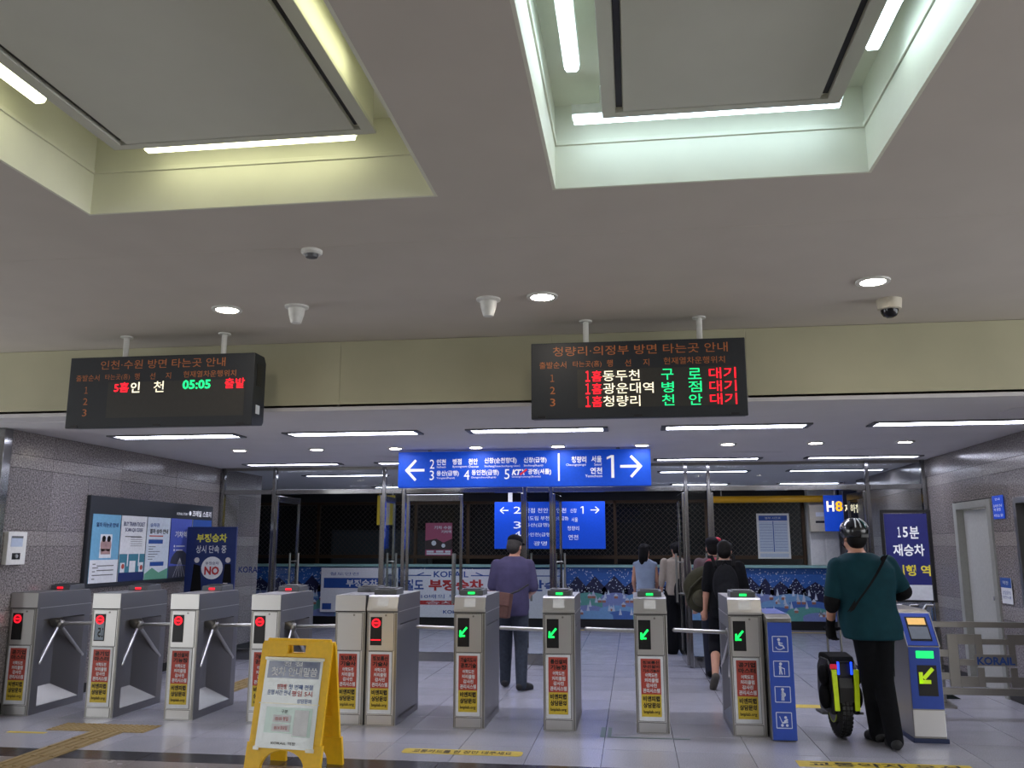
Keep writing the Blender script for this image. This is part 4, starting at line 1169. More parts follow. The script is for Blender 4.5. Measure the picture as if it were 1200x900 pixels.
for (a, b, c, d2) in ((-.31, -.27, 7.62, 8.02), (-.25, -.22, 7.62, 8.02), (-.22, .42, 7.62, 7.65)): BOX('tape', MT, t, a, b, c, d2, 0, .001)

# ================================================================== YELLOW A-BOARD
ab = thing('a_board', 'yellow folding A-board with a plastic wrapped notice', 'A-board', (-2.42, 6.30, 0), -0.12)
AH = 0.885; AW = .275
def leg_panel(front):
    sgn = -1 if front else 1
    lean = math.atan2(.17, AH)
    mb = MB()
    T = .028
    mb.prism([(-AW, .86), (-AW * .98, AH), (AW * .98, AH), (AW, .86)], 'y', -T / 2, T / 2)
    for s in (-1, 1): mb.box(min(s * AW, s * (AW - .055)), max(s * AW, s * (AW - .055)), -T / 2, T / 2, .20, .86)
    mb.box(-AW + .055, -.07, -T / 2, T / 2, .80, .86); mb.box(.07, AW - .055, -T / 2, T / 2, .80, .86)
    mb.box(-AW + .055, AW - .055, -T / 2, T / 2, .775, .80)
    mb.box(-AW + .055, AW - .055, -T / 2, T / 2, .775, .78)
    # lower part with an arch
    n = 12
    arch = [(-.165, 0)] + [(.165 * -math.cos(PI * i / n), .04 + .115 * math.sin(PI * i / n)) for i in range(n + 1)] + [(.165, 0)]
    for i in range(n + 2):
        (xa, za), (xb, zb2) = arch[i], arch[i + 1]
        if xb - xa > 1e-5: mb.prism([(xa, za), (xb, zb2), (xb, .20), (xa, .20)], 'y', -T / 2, T / 2)
    mb.box(-AW - .015, -.165, -T / 2, T / 2, 0, .20); mb.box(.165, AW + .015, -T / 2, T / 2, 0, .20)
    mb.box(-AW + .055, AW - .055, -.004, .004, .20, .775)
    if not front:
        for z in (.30, .45, .60):
            for s in (-1, 1): mb.box(s * .19 - .03, s * .19 + .03, -T / 2, T / 2 + .004, z, z + .05)
    M = Matrix.Translation((0, sgn * .185, 0)) @ Matrix.Rotation(-lean if front else lean, 4, 'X')
    mb.xf(M)
    o = mb.build('front_leg_panel' if front else 'rear_leg_panel', M_ybd, ab, .003)
    return o, M
fp, FM = leg_panel(True)
leg_panel(False)
MB().cyl((-AW * .9, 0, AH - .012), (AW * .9, 0, AH - .012), .016, n=12).build('hinge', M_ybd, ab, smooth=.6)
def on_panel(o):
    for q_ in (o if isinstance(o, list) else [o]):
        q_.data = q_.data.copy(); q_.data.transform(FM)
    return o
MPL = mat('plastic_wrapped_paper', '#cfd8d8', 0.3, var=.05, scale=14, bump=.9, coat=1.0)
MPN = mat('plastic_wrapped_navy', '#2a3f6a', 0.3, var=.1, scale=14, bump=.9, coat=1.0)
MPG = mat('plastic_wrapped_green', '#9dbdb0', 0.3, var=.05, scale=14, bump=.6, coat=1.0)
nt_ = on_panel(BOX('notice_sheet', MPL, ab, -.222, .222, -.022, -.016, .165, .755))
on_panel(flat(nt_, MPN, -.0235, [R(-.20, .205, .63, .745)], 'navy_header'))
on_panel(letters(nt_, M_paper, -.025, [('첫차 안내말씀', -.17, .19, .645, .705, .01), ('전 철', -.08, .07, .712, .742, .01)]))
on_panel(letters(nt_, MBL, -.025, [('첫 번째 전철', -.02, .17, .555, .59, .01), ('운행 시간 안내', -.18, 0, .515, .55, .01), ('상담문의', .06, .17, .465, .495, .01)]))
on_panel(letters(nt_, MRD, -.025, [('인천행', -.11, -.035, .555, .59, .02), ('평일 5시', .01, .17, .51, .548, .01)]))
on_panel(flat(nt_, MPG, -.0235, [R(-.17, .05, .265, .435), R(.05, .19, .245, .435)], 'table_ground'))
on_panel(flat(nt_, M_paper, -.025, [R(-.11, .03, .275, .325), R(-.11, .03, .335, .385), R(.055, .165, .25, .42)], 'table_cells'))
on_panel(letters(nt_, MRD, -.0265, [('05:14 토요일', -.09, .01, .287, .313, .01), ('05:05 평일', -.09, .01, .347, .373, .01)]))
on_panel(letters(nt_, M_ink, -.0265, [('구분', -.05, 0, .395, .42, .01), ('KORAIL 역장', -.10, .09, .19, .21, .01)]))
tpm = mat('clear_tape', '#d8d6c0', 0.15, coat=1.0, bump=.6)
on_panel(flat(nt_, tpm, -.0245, [R(-.235, .235, .752, .772), R(-.235, .235, .455, .463), R(-.235, -.19, .15, .175), R(.17, .235, .15, .175)], 'clear_tape'))

# ================================================================== PEOPLE
def remesh(name, mb, m, parent, voxel=.012, iters=4, label=None):
    me = mb.mesh(name, m)
    o = obj(name, me, parent, label)
    r = o.modifiers.new('r', 'REMESH'); r.mode = 'VOXEL'; r.voxel_size = voxel; r.use_smooth_shade = True
    s = o.modifiers.new('s', 'SMOOTH'); s.factor = .5; s.iterations = iters
    dg = bpy.context.evaluated_depsgraph_get()
    new = bpy.data.meshes.new_from_object(o.evaluated_get(dg))
    o.modifiers.clear()
    o.data = new; bpy.data.meshes.remove(me); new.name = name
    if not new.materials: new.materials.append(m)
    return o

def V(*a): return Vector(a)
def hand(mb, wrist, direction, palm_n, curl=.5, scale=1.0):
    """palm, four bent fingers and a thumb; direction: wrist->knuckles, palm_n: out of the palm"""
    d = Vector(direction).normalized(); n = Vector(palm_n); n = (n - d * n.dot(d)).normalized(); s = d.cross(n)
    w = Vector(wrist); k = scale
    mb.tube([w, w + d * .05 * k, w + d * .085 * k], [.024 * k, .03 * k, .03 * k], 10)
    for o in (-.018, 0, .018): mb.tube([w + d * .03 * k + s * o * k, w + d * .09 * k + s * o * 1.4 * k], .015 * k, 8)
    for i, (o, L) in enumerate(((-.031, .068), (-.0105, .078), (.0105, .074), (.031, .058))):
        p = w + d * .09 * k + s * o * k
        a = d; pts = [p]
        for j, fr in enumerate((.45, .32, .23)):
            ang = curl * (0.9 + .2 * j)
            a = (a * math.cos(ang) + n * math.sin(ang)).normalized()
            pts.append(pts[-1] + a * L * fr * k)
        mb.tube(pts, [.0095 * k, .009 * k, .0085 * k, .0075 * k], 8)
    p = w + d * .03 * k - s * .028 * k
    a = (d * .7 - s * .5 + n * .5).normalized()
    mb.tube([p, p + a * .035 * k, p + a * .035 * k + (d * .8 + n * .6).normalized() * .03 * k], [.012 * k, .011 * k, .009 * k], 8)

def head(mb, c, yaw=0.0, tilt=0.0, s=1.0):
    """head with face towards local +Y"""
    c = Vector(c)
    Rm = (Matrix.Rotation(yaw, 3, 'Z') @ Matrix.Rotation(-tilt, 3, 'X'))
    q = lambda x, y, z: c + Rm @ Vector((x * s, y * s, z * s))
    mb.ell(q(0, -.01, .02), (.077 * s, .096 * s, .098 * s), 20, 14, Rm)
    mb.ell(q(0, .018, -.045), (.062 * s, .072 * s, .075 * s), 16, 12, Rm)
    mb.ell(q(0, .058, -.095), (.028 * s, .024 * s, .02 * s), 12, 8, Rm)      # chin
    mb.ell(q(0, .093, -.018), (.013 * s, .02 * s, .022 * s), 10, 8, Rm)      # nose
    mb.ell(q(0, .085, .008), (.009 * s, .014 * s, .03 * s), 10, 8, Rm)
    mb.ell(q(0, .083, -.058), (.024 * s, .009 * s, .008 * s), 10, 8, Rm)     # lips
    for sx_ in (-1, 1):
        mb.ell(q(sx_ * .079, -.012, -.012), (.010 * s, .020 * s, .032 * s), 10, 8, Rm)
        mb.ell(q(sx_ * .033, .076, .022), (.022 * s, .01 * s, .008 * s), 8, 6, Rm)
    return q, Rm

def eyes(parent, q):
    for sx_ in (-1, 1):
        MB().ell(q(sx_ * .032, .080, .003), (.010, .007, .006), 10, 8).build('eye', M_hair, parent, smooth=.9)

def person(label, loc, rz, s, tor, J, headc, hyaw, htilt, cols, opts):
    """J: joints dict in metres before scaling; tor: torso width factor"""
    p = thing('person', label, 'person', loc, rz)
    K = {k: Vector(v) * s for k, v in J.items()}
    sw = opts.get('sway', 0.0)
    def torso(mb, inf, z0, z1):
        prof = [(.80, .150, .115), (.88, .162, .122), (.95, .160, .122), (1.05, .150, .115), (1.15, .158, .116), (1.26, .172, .116), (1.34, .178, .108), (1.40, .165, .092), (1.435, .11, .072), (1.46, .07, .06)]
        rg = []
        for z, rx, ry in prof:
            if z < z0 - 1e-6 or z > z1 + 1e-6: continue
            u = (z - .88) / .5
            tx = tor if z < 1.35 else 1 + (tor - 1) * .55
            rg.append((K['pelvis'].x + (K['neck'].x - K['pelvis'].x) * u, K['pelvis'].y + (K['neck'].y - K['pelvis'].y) * u + opts.get('belly', 0) * math.exp(-((z - 1.05) / .14) ** 2), z * s, (rx * tx + inf) * s, (ry * (1 + (tor - 1) * 1.2) + inf) * s))
        mb.loft(rg, 28)
    # body
    b = MB()
    torso(b, 0, .8, 1.46)
    b.tube([K['neck'] - V(0, 0, .03 * s), Vector(headc) * s + V(0, 0, -.06 * s)], [.062 * s, .056 * s], 14)
    q, Rm = head(b, Vector(headc) * s, hyaw, htilt, s)
    lr = opts.get('limb', 1.0) * s; lg = opts.get('leg', opts.get('limb', 1.0)) * s
    for sd in 'LR':
        b.tube([K['sh' + sd], K['el' + sd], K['wr' + sd]], [.050 * lr, .041 * lr, .027 * lr], 14)
        mid = (K['el' + sd] * .7 + K['wr' + sd] * .3); b.ell(mid, (.041 * lr,) * 3)
        d = (K['wr' + sd] - K['el' + sd]).normalized()
        hd_, pn, cu = opts.get('hand' + sd, (d, V(0, 1, 0) if sd == 'L' else V(0, 1, 0), .35))
        hand(b, K['wr' + sd], hd_, pn, cu, s)
        hp, kn, an, to = K['hp' + sd], K['kn' + sd], K['an' + sd], K['to' + sd]
        b.tube([hp, kn], [.088 * lg, .056 * lg], 16); b.tube([kn, kn * .65 + an * .35 + V(0, -.012 * s, 0), an], [.056 * lg, .056 * lg, .036 * lg], 14)
        b.tube([an - V(0, 0, .03 * s), to], [.038 * s, .030 * s], 12)
    remesh('body', b, M_skin, p, .010, 3)
    eyes(p, q)
    # trousers
    tr_ = MB(); torso(tr_, .010, .80, .97)
    end = opts.get('trouser_end', 1.0); fl = opts.get('flare', 1.0)
    for sd in 'LR':
        hp, kn, an = K['hp' + sd], K['kn' + sd], K['an' + sd]
        if end >= 1: tr_.tube([hp, kn, an + V(0, 0, -.02 * s)], [.105 * lg, .078 * lg * fl, .062 * lg * fl], 18)
        else: tr_.tube([hp, kn, kn + (an - kn) * end], [.105 * lg, .08 * lg, .074 * lg], 18)
    remesh('trousers', tr_, cols['trousers'], p, .012, 4)
    # shirt
    sh = MB(); torso(sh, .018, opts.get('hem', .88), 1.46)
    for sd in 'LR':
        a, e, w = K['sh' + sd], K['el' + sd], K['wr' + sd]
        f = opts.get('sleeve', .85)
        if f <= 0: sh.ell(a, (.062 * lr,) * 3); continue
        if f <= 1: sh.tube([a, a + (e - a) * f], [.070 * lr, .064 * lr], 16)
        else: sh.tube([a, e, e + (w - e) * (f - 1)], [.068 * lr, .058 * lr, .05 * lr], 16)
    remesh('shirt', sh, cols['shirt'], p, .012, 5)
    col = MB(); col.cyl(K['neck'] + V(0, -.005, -.045 * s), K['neck'] + V(0, -.002, .02 * s), .085 * s, .072 * s, 20, False); 
    if opts.get('collar', True):
        col.cyl(K['neck'] + V(0, -.005, -.045 * s), K['neck'] + V(0, -.002, .02 * s), .079 * s, .066 * s, 20, False)
        col.build('collar', cols.get('collar', cols['shirt']), p, smooth=.9)
    # shoes
    for sd in 'LR':
        an, to = K['an' + sd], K['to' + sd]
        d = (to - an); d2_ = Vector((d.x, d.y, 0)).normalized() if Vector((d.x, d.y, 0)).length > 1e-4 else V(0, 1, 0)
        heel = an - d.normalized() * .035 * s
        m_ = MB()
        m_.tube([an + V(0, 0, -.005 * s), heel + V(0, 0, -.03 * s)], [.045 * s, .045 * s], 14)
        m_.tube([heel + V(0, 0, -.03 * s), (heel + to) * .5 + V(0, 0, -.005), to], [.043 * s, .047 * s, .042 * s], 14)
        so = remesh('shoe', m_, cols['shoes'], p, .010, 3)
        zlow = min(v.co.z for v in so.data.vertices)
        # flatten the sole
        flo = zlow + .016 * s
        for v in so.data.vertices:
            if v.co.z < flo and zlow < .03: v.co.z = flo
        if zlow < .03:
            dz = flo - 0.001
            for v in so.data.vertices: v.co.z -= dz
    return p, K, q, Rm

def hair_cap(parent, q, Rm, m, lens=0.0, s=1.0, name='hair', full=True):
    h = MB()
    h.ell(q(0, -.018, .032), (.086 * s, .098 * s, .100 * s), 20, 14, Rm)
    h.ell(q(0, -.045, -.01), (.083 * s, .070 * s, .085 * s), 18, 12, Rm)
    if full:
        for sx_ in (-1, 1): h.ell(q(sx_ * .055, .03, .055), (.04 * s, .055 * s, .05 * s), 12, 10, Rm)
    if lens > 0:
        h.tube([q(0, -.055, -.02), q(0, -.085, -.10), q(0, -.095, -.10 - lens)], [.075 * s, .062 * s, .03 * s], 16)
        for sx_ in (-1, 1): h.tube([q(sx_ * .06, -.03, .0), q(sx_ * .055, -.06, -.08 - lens * .5)], [.035 * s, .028 * s], 12)
    return remesh(name, h, m, parent, .010, 3)

BASE = dict(pelvis=(0, 0, .93), neck=(0, 0, 1.45),
            shL=(-.175, 0, 1.385), shR=(.175, 0, 1.385), elL=(-.225, -.02, 1.11), elR=(.225, -.02, 1.11), wrL=(-.235, .06, .88), wrR=(.235, .06, .88),
            hpL=(-.085, 0, .90), hpR=(.085, 0, .90), knL=(-.09, .01, .49), knR=(.09, .01, .49), anL=(-.09, 0, .085), anR=(.09, 0, .085), toL=(-.10, .16, .038), toR=(.10, .16, .038))
def pose(**k):
    d = dict(BASE); d.update(k); return d

# ---- helmeted man
M_teal = mat('teal_shirt', '#113740', 0.8, spec=0.15, var=.12, scale=12)
HS = 1.025
ph, K, q, Rm = person('person in teal T-shirt, black trousers and bike helmet walking a unicycle', (1.88, 7.55, 0), 0.12, HS, 1.32,
    pose(pelvis=(0.0, 0, .93), neck=(-.045, .02, 1.44), shL=(-.235, .0, 1.35), shR=(.165, .02, 1.37), elL=(-.295, .0, 1.09), elR=(.285, .03, 1.16), wrL=(-.265, .16, .90), wrR=(.20, .24, 1.05),
         hpL=(-.06, 0, .90), hpR=(.07, 0, .90), knL=(.0, .09, .49), anL=(.05, .16, .085), toL=(.04, .32, .038), knR=(.07, .03, .49), anR=(.075, -.10, .085), toR=(.10, .07, .038)),
    (-.075, .05, 1.585), .25, -.1, {'trousers': mat('black_trousers', '#0d0e12', 0.85, spec=0.15, var=.2), 'shirt': M_teal, 'shoes': mat('dark_shoes', '#1b1c1e', 0.7)},
    {'limb': 1.12, 'leg': .98, 'hem': .80, 'sleeve': .80, 'handL': (V(0.05, .15, -1), V(0.6, .6, 0), .75), 'handR': (V(-.3, 1, .1), V(-1, 0, 0), .5), 'belly': .02, 'flare': 1.05})
hair_cap(ph, q, Rm, M_hair, 0, HS, 'hair', False)
hm = MB(); hm.ell(q(0, -.012, .052), (.104 * HS, .127 * HS, .100 * HS), 24, 16, Rm)
hm.v = [p for p in hm.v]
hel = remesh('helmet', hm, mat('helmet_shell', '#0d1218', 0.22, coat=.6), ph, .009, 2)
cut = q(0, 0, -.005).z
for v in hel.data.vertices:
    if v.co.z < cut: v.co.z = cut + (v.co.z - cut) * .12
for k_, (a, c_) in enumerate(((-.6, '#c9cfd0'), (-.2, '#c9cfd0'), (.2, '#2c6b64'), (.6, '#c9cfd0'))):
    pts = []
    for t_ in (.35, .6, .9, 1.2):
        pts.append(q(.105 * math.sin(a) * math.sin(t_) * 1.0, -.012 - .128 * math.sin(t_) * math.cos(a), .052 + .101 * math.cos(t_)))
    MB().tube(pts, .006, 8).build('helmet_stripe', mat('stripe' + c_[1:], c_, .4), hel, smooth=.8)
BOXm = MB().box(-.028, .028, -.010, .006, -.014, .014)
BOXm.xf(Matrix.Translation(q(.005, -.140, .022))); BOXm.build('fit_dial', M_grey, hel, .004)
for sx_ in (-1, 1): MB().tube([q(sx_ * .088, -.02, .0), q(sx_ * .075, .03, -.07), q(0, .06, -.118)], .005, 8).build('chin_strap', M_black, hel, smooth=.8)
# sling strap across the back
st_ = []
for u in [i / 10 for i in range(11)]:
    a0_ = V(.10, -.135, 1.44) * HS; a1_ = V(-.21, -.175, 1.02) * HS
    pnt = a0_ + (a1_ - a0_) * u; pnt.y -= .042 * math.sin(PI * min(1, u * 1.2)); st_.append(pnt)
sm = MB()
for a_, b_ in zip(st_[:-1], st_[1:]):
    sm.add([a_ + V(.02, 0, .012), b_ + V(.02, 0, .012), b_ - V(.02, 0, .012), a_ - V(.02, 0, .012)], [(0, 1, 2, 3)])
    sm.add([a_ + V(.02, .05, .012), b_ + V(.02, .05, .012), b_ - V(.02, -.05, .012), a_ - V(.02, -.05, .012)], [(3, 2, 1, 0)])
sm.build('sling_strap', M_soft, ph)
for sd in 'LR':
    e = K['el' + sd]; d_ = (K['wr' + sd] - e).normalized(); u_ = (K['sh' + sd] - e).normalized()
    pad = MB().tube([e + u_ * .06, e, e + d_ * .06], [.062, .066, .058], 16)
    remesh('elbow_pad', pad, M_soft, ph, .010, 3)
g_ = MB(); hand(g_, K['wrL'] + V(0, 0, .01), V(0.05, .15, -1), V(.6, .6, 0), .75, 1.14 * HS)
g_.tube([K['wrL'] + (K['elL'] - K['wrL']).normalized() * .05, K['wrL']], [.038, .036], 12)
remesh('glove', g_, M_soft, ph, .006, 2)
flp = MB().box(-.005, .005, -.06, .06, -.035, .035); flp.xf(Matrix.Translation(K['wrR'] + V(-.02, .12, .02)))
t = thing('phone', 'bright screened phone held in front of the helmeted man', 'phone', ph.matrix_world @ Vector((0, 0, 0)))
t.location = (1.88 + .155, 7.55 + .40, 1.075)
BOX('case', M_black, t, -.037, .037, -.005, .005, -.075, .075, .003); BOX('screen', mat('phone_screen', '#b8d84a', .3, emit=.6, ecol='#c0e040'), t, -.033, .033, -.007, -.005, -.068, .068)

# ---- electric unicycle
eu = thing('electric_unicycle', 'black electric unicycle with lime side strips and raised trolley handle', 'unicycle', (1.665, 7.90, 0), 0.10)
ty = MB()
ns, nr_ = 40, 14
vs = []; fs = []
for i in range(ns):
    a = 2 * PI * i / ns
    for j in range(nr_):
        b_ = 2 * PI * j / nr_
        rr_ = .165 + .058 * math.cos(b_); vs.append((.052 * math.sin(b_), rr_ * math.cos(a), .224 + rr_ * math.sin(a)))
for i in range(ns):
    for j in range(nr_):
        fs.append((i * nr_ + j, ((i + 1) % ns) * nr_ + j, ((i + 1) % ns) * nr_ + (j + 1) % nr_, i * nr_ + (j + 1) % nr_))
ty.add(vs, fs)
wheel = ty.build('tyre', mat('tyre_rubber', '#141414', .8), eu, smooth=1.0)
kn_ = MB()
for i in range(36):
    a = 2 * PI * i / 36
    for xx in (-.03, 0, .03):
        r_ = .221 - abs(xx) * .25
        m4 = Matrix.Translation((xx, r_ * math.cos(a), .224 + r_ * math.sin(a))) @ Matrix.Rotation(a, 4, 'X')
        c = MB().box(-.010, .010, -.004, .004, -.012, .012).xf(m4); kn_.add(c.v, c.f)
kn_.v = [(x_, y_, max(z_, .0)) for x_, y_, z_ in kn_.v]
o = kn_.build('tread', M_black, wheel); o['kind'] = 'stuff'
MB().cyl((-.06, 0, .224), (.06, 0, .224), .105, n=28).build('rim', M_grey, wheel, smooth=.6)
MB().ring((-.062, 0, .224), (1, 0, 0), .098, .107, .006, 28).build('rim_stripe', mat('lime', '#b6cc1a', .5), wheel)
sh_ = MB()
for s_ in (-1, 1):
    sh_.prism([(-.16, .20), (.16, .20), (.20, .36), (.18, .55), (.10, .63), (-.10, .63), (-.19, .55), (-.20, .36)], 'x', s_ * .065 if s_ > 0 else -.115, .115 if s_ > 0 else -.065)
sh_.box(-.066, .066, -.17, .17, .46, .62)
shell = sh_.build('shell', M_black, eu, .018)
MB().prism([(-.17, .60), (-.13, .655), (.02, .675), (.16, .66), (.19, .60)], 'x', -.10, .10).build('seat', M_soft, eu, .02)
for s_ in (-1, 1):
    pdm = MB(); pdm.ell((s_ * .135, -.06, .50), (.035, .085, .085), 16, 10); pdm.ell((s_ * .13, -.05, .33), (.04, .10, .10), 16, 10)
    remesh('side_pad', pdm, M_soft, eu, .010, 3)
    MB().prism([(s_ * .062, .24), (s_ * .098, .24), (s_ * .108, .56), (s_ * .070, .56)], 'y', -.212, -.188).build('lime_strip', mat('lime_bright', '#c3dc14', .45, emit=.12), eu, .003)  # plastic strip brightened by a slight glow, not a lamp
    MB().box(min(s_ * .045, s_ * .06), max(s_ * .045, s_ * .06), -.205, -.19, .52, .62).build('blue_light', mat('blue_led', '#2050ff', .4, emit=2.5, ecol='#1840ff'), eu, .003)
    MB().tube([(s_ * .056, .02, .62), (s_ * .056, .02, .86)], .009, 10).build('handle_stem', M_chrome, eu, smooth=.8)
    MB().box(min(s_ * .12, s_ * .17), max(s_ * .12, s_ * .17), -.08, .10, .19, .21).build('pedal', M_grey, eu, .004)
MB().tube([(-.075, .02, .865), (.075, .02, .865)], .013, 12).build('handle_grip', M_soft, eu, smooth=.8)
MB().box(-.115, -.06, -.20, -.18, .565, .60).build('tail_light', mat('tail_red', '#c01830', .4, emit=.5, ecol='#c01030'), eu, .003)
MB().prism([(-.20, .30), (-.215, .42), (-.20, .50), (-.17, .50), (-.17, .30)], 'x', -.058, .058).build('mudguard', M_black, eu, .006)

# ---- man in purple shirt
CS = .985
pm, K, q, Rm = person('person in purple short-sleeved shirt, grey trousers and dark cap walking away', (-1.36, 9.95, 0), 0.0, CS, 1.10,
    pose(neck=(.01, .03, 1.43), shL=(-.18, .02, 1.36), shR=(.19, .02, 1.36), elL=(-.235, .03, 1.10), elR=(.245, .03, 1.09), wrL=(-.19, .20, .98), wrR=(.17, .24, 1.02),
         knL=(-.09, .12, .49), anL=(-.10, .14, .085), toL=(-.11, .30, .038), knR=(.10, .02, .49), anR=(.12, -.12, .085), toR=(.20, .02, .038)),
    (.025, .055, 1.565), -.35, .25, {'trousers': mat('grey_trousers', '#3b414b', 0.85, spec=0.15, var=.15), 'shirt': mat('purple_shirt', '#4a4664', 0.8, spec=0.15, var=.1, scale=14), 'shoes': mat('dark_shoes2', '#232426', 0.7)},
    {'limb': 1.0, 'hem': .80, 'sleeve': .9, 'belly': .0})
hair_cap(pm, q, Rm, mat('grey_black_hair', '#2a2624', .6, var=.4, scale=60), 0, CS, 'hair', False)
cp = MB(); cp.ell(q(0, -.008, .075), (.09 * CS, .108 * CS, .068 * CS), 20, 12, Rm)
cpo = remesh('cap', cp, mat('dark_cap', '#15171d', .8, spec=0.15), pm, .009, 2)
br_ = MB().prism([(-.07, .08), (-.06, .14), (0, .165), (.06, .14), (.07, .08)], 'z', -.004, .004)
br_.xf(Matrix.Translation(q(0, 0, .058)) @ Rm.to_4x4() @ Matrix.Translation((0, 0, 0))); br_.build('visor', mat('dark_cap', '#15171d', .8, spec=0.15), cpo)
t = thing('shoulder_bag', 'brown leather shoulder bag on the back of the man in purple', 'bag', (-1.47, 9.66, .80), -.25)
MBG = mat('brown_leather', '#5e4038', .6, var=.15)
MB().prism([(-.14, .0), (.12, -.02), (.16, .24), (-.12, .27)], 'y', -.05, .05).build('pouch', MBG, t, .015)
MB().prism([(-.145, .14), (.14, .11), (.16, .25), (-.125, .28)], 'y', -.062, -.045).build('flap', mat('brown_leather2', '#6b4a42', .6, var=.15), t, .008)
MB().tube([(.14, 0, .24), (.20, .08, .27), (.27, .20, .33)], .010, 8).build('strap', M_black, t, smooth=.8)

# ---- two people at the counter side
W3 = .93
p3, K, q, Rm = person('person with long black hair in a pale blue and white sleeveless top', (.17, 13.55, 0), 0.0, W3, .86, pose(shL=(-.15, 0, 1.37), shR=(.15, 0, 1.37), elL=(-.19, .0, 1.11), elR=(.19, .02, 1.11), wrL=(-.17, .14, .95), wrR=(.17, .14, .95)),
    (0, .02, 1.585), -.55, 0, {'trousers': mat('dark_skirt', '#25262b', .85), 'shirt': mat('pale_top', '#8d9bb0', .8, var=.12, scale=8), 'shoes': M_white}, {'limb': .85, 'sleeve': 0, 'flare': 1.3, 'collar': False})
hair_cap(p3, q, Rm, M_hair, .17, W3)
p4, K, q, Rm = person('person with short black hair, beige top and wide black trousers', (.62, 13.5, 0), 0.1, .95, .95, pose(neck=(.02, .02, 1.44), anR=(.10, -.12, .10), toR=(.12, .04, .045), knR=(.1, .03, .5)),
    (.03, .03, 1.57), .2, .1, {'trousers': mat('wide_black_trousers', '#101114', .85, spec=0.15), 'shirt': mat('beige_top', '#a39788', .8, var=.06), 'shoes': mat('pale_sneaker', '#b9b4a8', .6)}, {'limb': .95, 'sleeve': 1.3, 'flare': 1.75, 'collar': False})
hair_cap(p4, q, Rm, M_hair, 0, .95)
t = thing('tote_bag', 'black tote bag on the shoulder of the person in the beige top', 'bag', (.74, 13.27, .72), .1)
tb = MB(); tb.ell((0, 0, .18), (.17, .09, .22), 18, 12); tb.ell((0, 0, .06), (.16, .08, .10), 16, 10)
remesh('pouch', tb, M_soft, t, .012, 4)
MB().tube([(-.05, 0, .36), (.0, .08, .60), (.02, .2, .66)], .013, 8).build('strap', M_soft, t, smooth=.8)
MB().tube([(.09, 0, .34), (.06, .08, .60), (.05, .2, .66)], .013, 8).build('strap', M_soft, t, smooth=.8)

# ---- person with black backpack, and person with red bag before them
p6, K, q, Rm = person('person in black T-shirt and shorts with black backpack and clogs', (1.02, 10.35, 0), 0.08, .955, 1.08,
    pose(neck=(0, .03, 1.44), knL=(-.12, .14, .50), anL=(-.19, -.20, .16), toL=(-.21, -.13, .03), knR=(.09, .10, .49), anR=(.10, .16, .085), toR=(.11, .32, .038)),
    (.02, .05, 1.565), -.3, .05, {'trousers': mat('black_shorts', '#0f1015', .85, spec=0.15), 'shirt': mat('black_tshirt', '#111215', .85, spec=0.15, var=.15), 'shoes': mat('olive_clog', '#4a463f', .7), 'collar': mat('light_collar', '#8d8a86', .7)},
    {'limb': 1.0, 'hem': .84, 'sleeve': .9, 'trouser_end': .30})
hair_cap(p6, q, Rm, M_hair, 0, .97)
t = thing('backpack', 'black backpack on the person in the black T-shirt', 'bag', (1.0, 10.13, .93), .08)
bp_ = MB(); bp_.ell((0, -.04, .20), (.145, .085, .23), 18, 12); bp_.ell((0, -.09, .12), (.11, .06, .12), 16, 10)
remesh('main_pouch', bp_, mat('backpack_cloth', '#17181c', .8, spec=0.15, var=.2), t, .012, 4)
for s_ in (-1, 1): MB().tube([(s_ * .10, -.02, .40), (s_ * .12, .08, .50), (s_ * .13, .20, .50)], .02, 8).build('strap', M_soft, t, smooth=.8)
MB().tube([(-.03, -.05, .42), (0, -.06, .46), (.03, -.05, .42)], .009, 8).build('grab_loop', M_soft, t, smooth=.8)
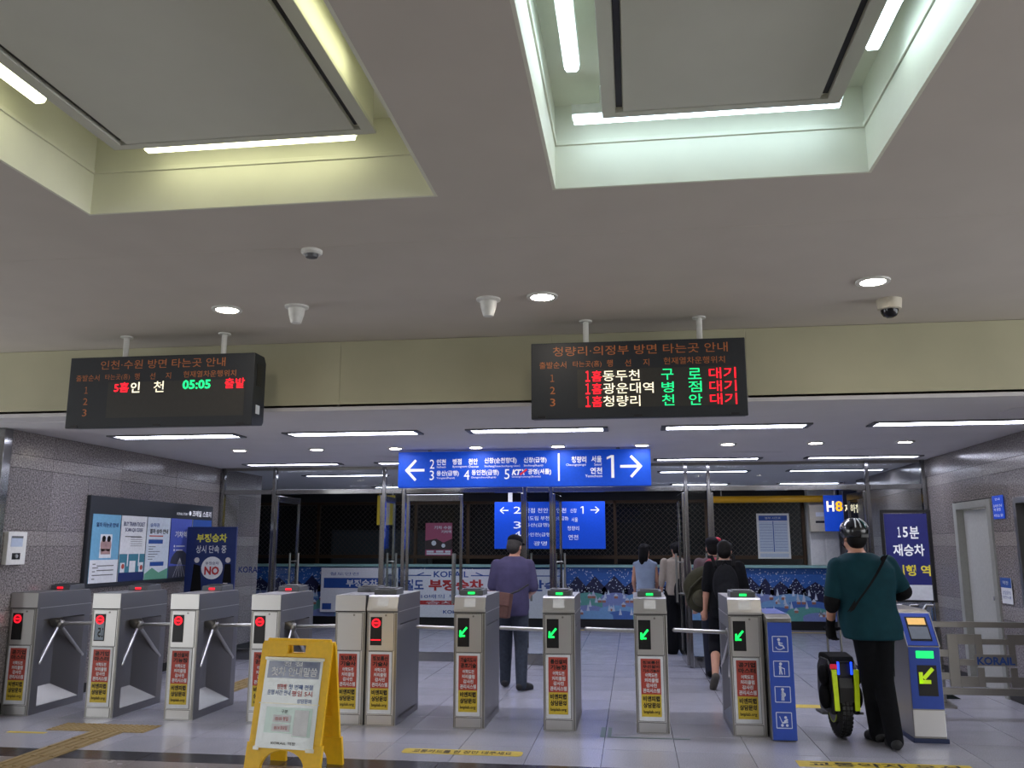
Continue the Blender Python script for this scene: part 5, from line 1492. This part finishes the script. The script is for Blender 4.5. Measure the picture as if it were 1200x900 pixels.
p5, K, q, Rm = person('person in a red and black cap half hidden before the backpack carrier', (.97, 11.15, 0), 0.0, .97, 1.0, pose(), (0, .03, 1.575), .1, 0,
    {'trousers': mat('navy_trousers', '#171c2b', .85), 'shirt': mat('grey_red_top', '#5b4a4d', .8), 'shoes': M_soft}, {'sleeve': .9})
hair_cap(p5, q, Rm, M_hair, 0, .97, 'hair', False)
cp = MB(); cp.ell(q(0, -.008, .07), (.092, .11, .072), 20, 12, Rm); cpo = remesh('cap', cp, mat('black_cap', '#141418', .8, spec=0.15), p5, .009, 2)
MB().ell(q(.06, -.03, .10), (.045, .05, .035), 14, 10).build('red_crown_patch', mat('cap_red', '#b02438', .7), cpo, smooth=.9)
t = thing('duffel_bag', 'olive green duffel bag hanging beside the person in the red cap', 'bag', (.80, 10.68, .74), .15)
MO = mat('olive_cloth', '#3c3b2c', .85, spec=0.15, var=.15, scale=14)
db = MB(); db.ell((0, 0, .38), (.25, .15, .19), 20, 14, Matrix.Rotation(-.55, 3, 'Y')); db.ell((-.02, 0, .22), (.19, .14, .18), 20, 14)
remesh('main_pouch', db, MO, t, .014, 5)
MB().tube([(.10, -.05, .52), (.2, .05, .66), (.24, .18, .74)], .016, 8).build('strap', mat('olive_strap', '#33321f', .8), t, smooth=.8)
MB().tube([(-.20, -.06, .20), (-.17, -.14, .34), (-.05, -.155, .45), (.10, -.13, .50)], .014, 8).build('webbing', mat('olive_strap', '#33321f', .8), t, smooth=.8)
MB().ell((-.04, -.13, .22), (.12, .05, .10), 16, 10).build('side_pocket', mat('olive_pocket', '#454433', .85, var=.15), t, smooth=.9)
t = thing('red_backpack', 'red rucksack on the back of the person in the red cap', 'bag', (.98, 10.93, 1.12), 0)
rb = MB(); rb.ell((-.02, 0, .14), (.14, .085, .16), 16, 12); remesh('main_pouch', rb, mat('red_cloth', '#a03444', .75, var=.15), t, .012, 4)
MB().tube([(-.08, -.08, .20), (.02, -.09, .12), (.08, -.08, .02)], .009, 8).build('webbing', M_soft, t, smooth=.8)
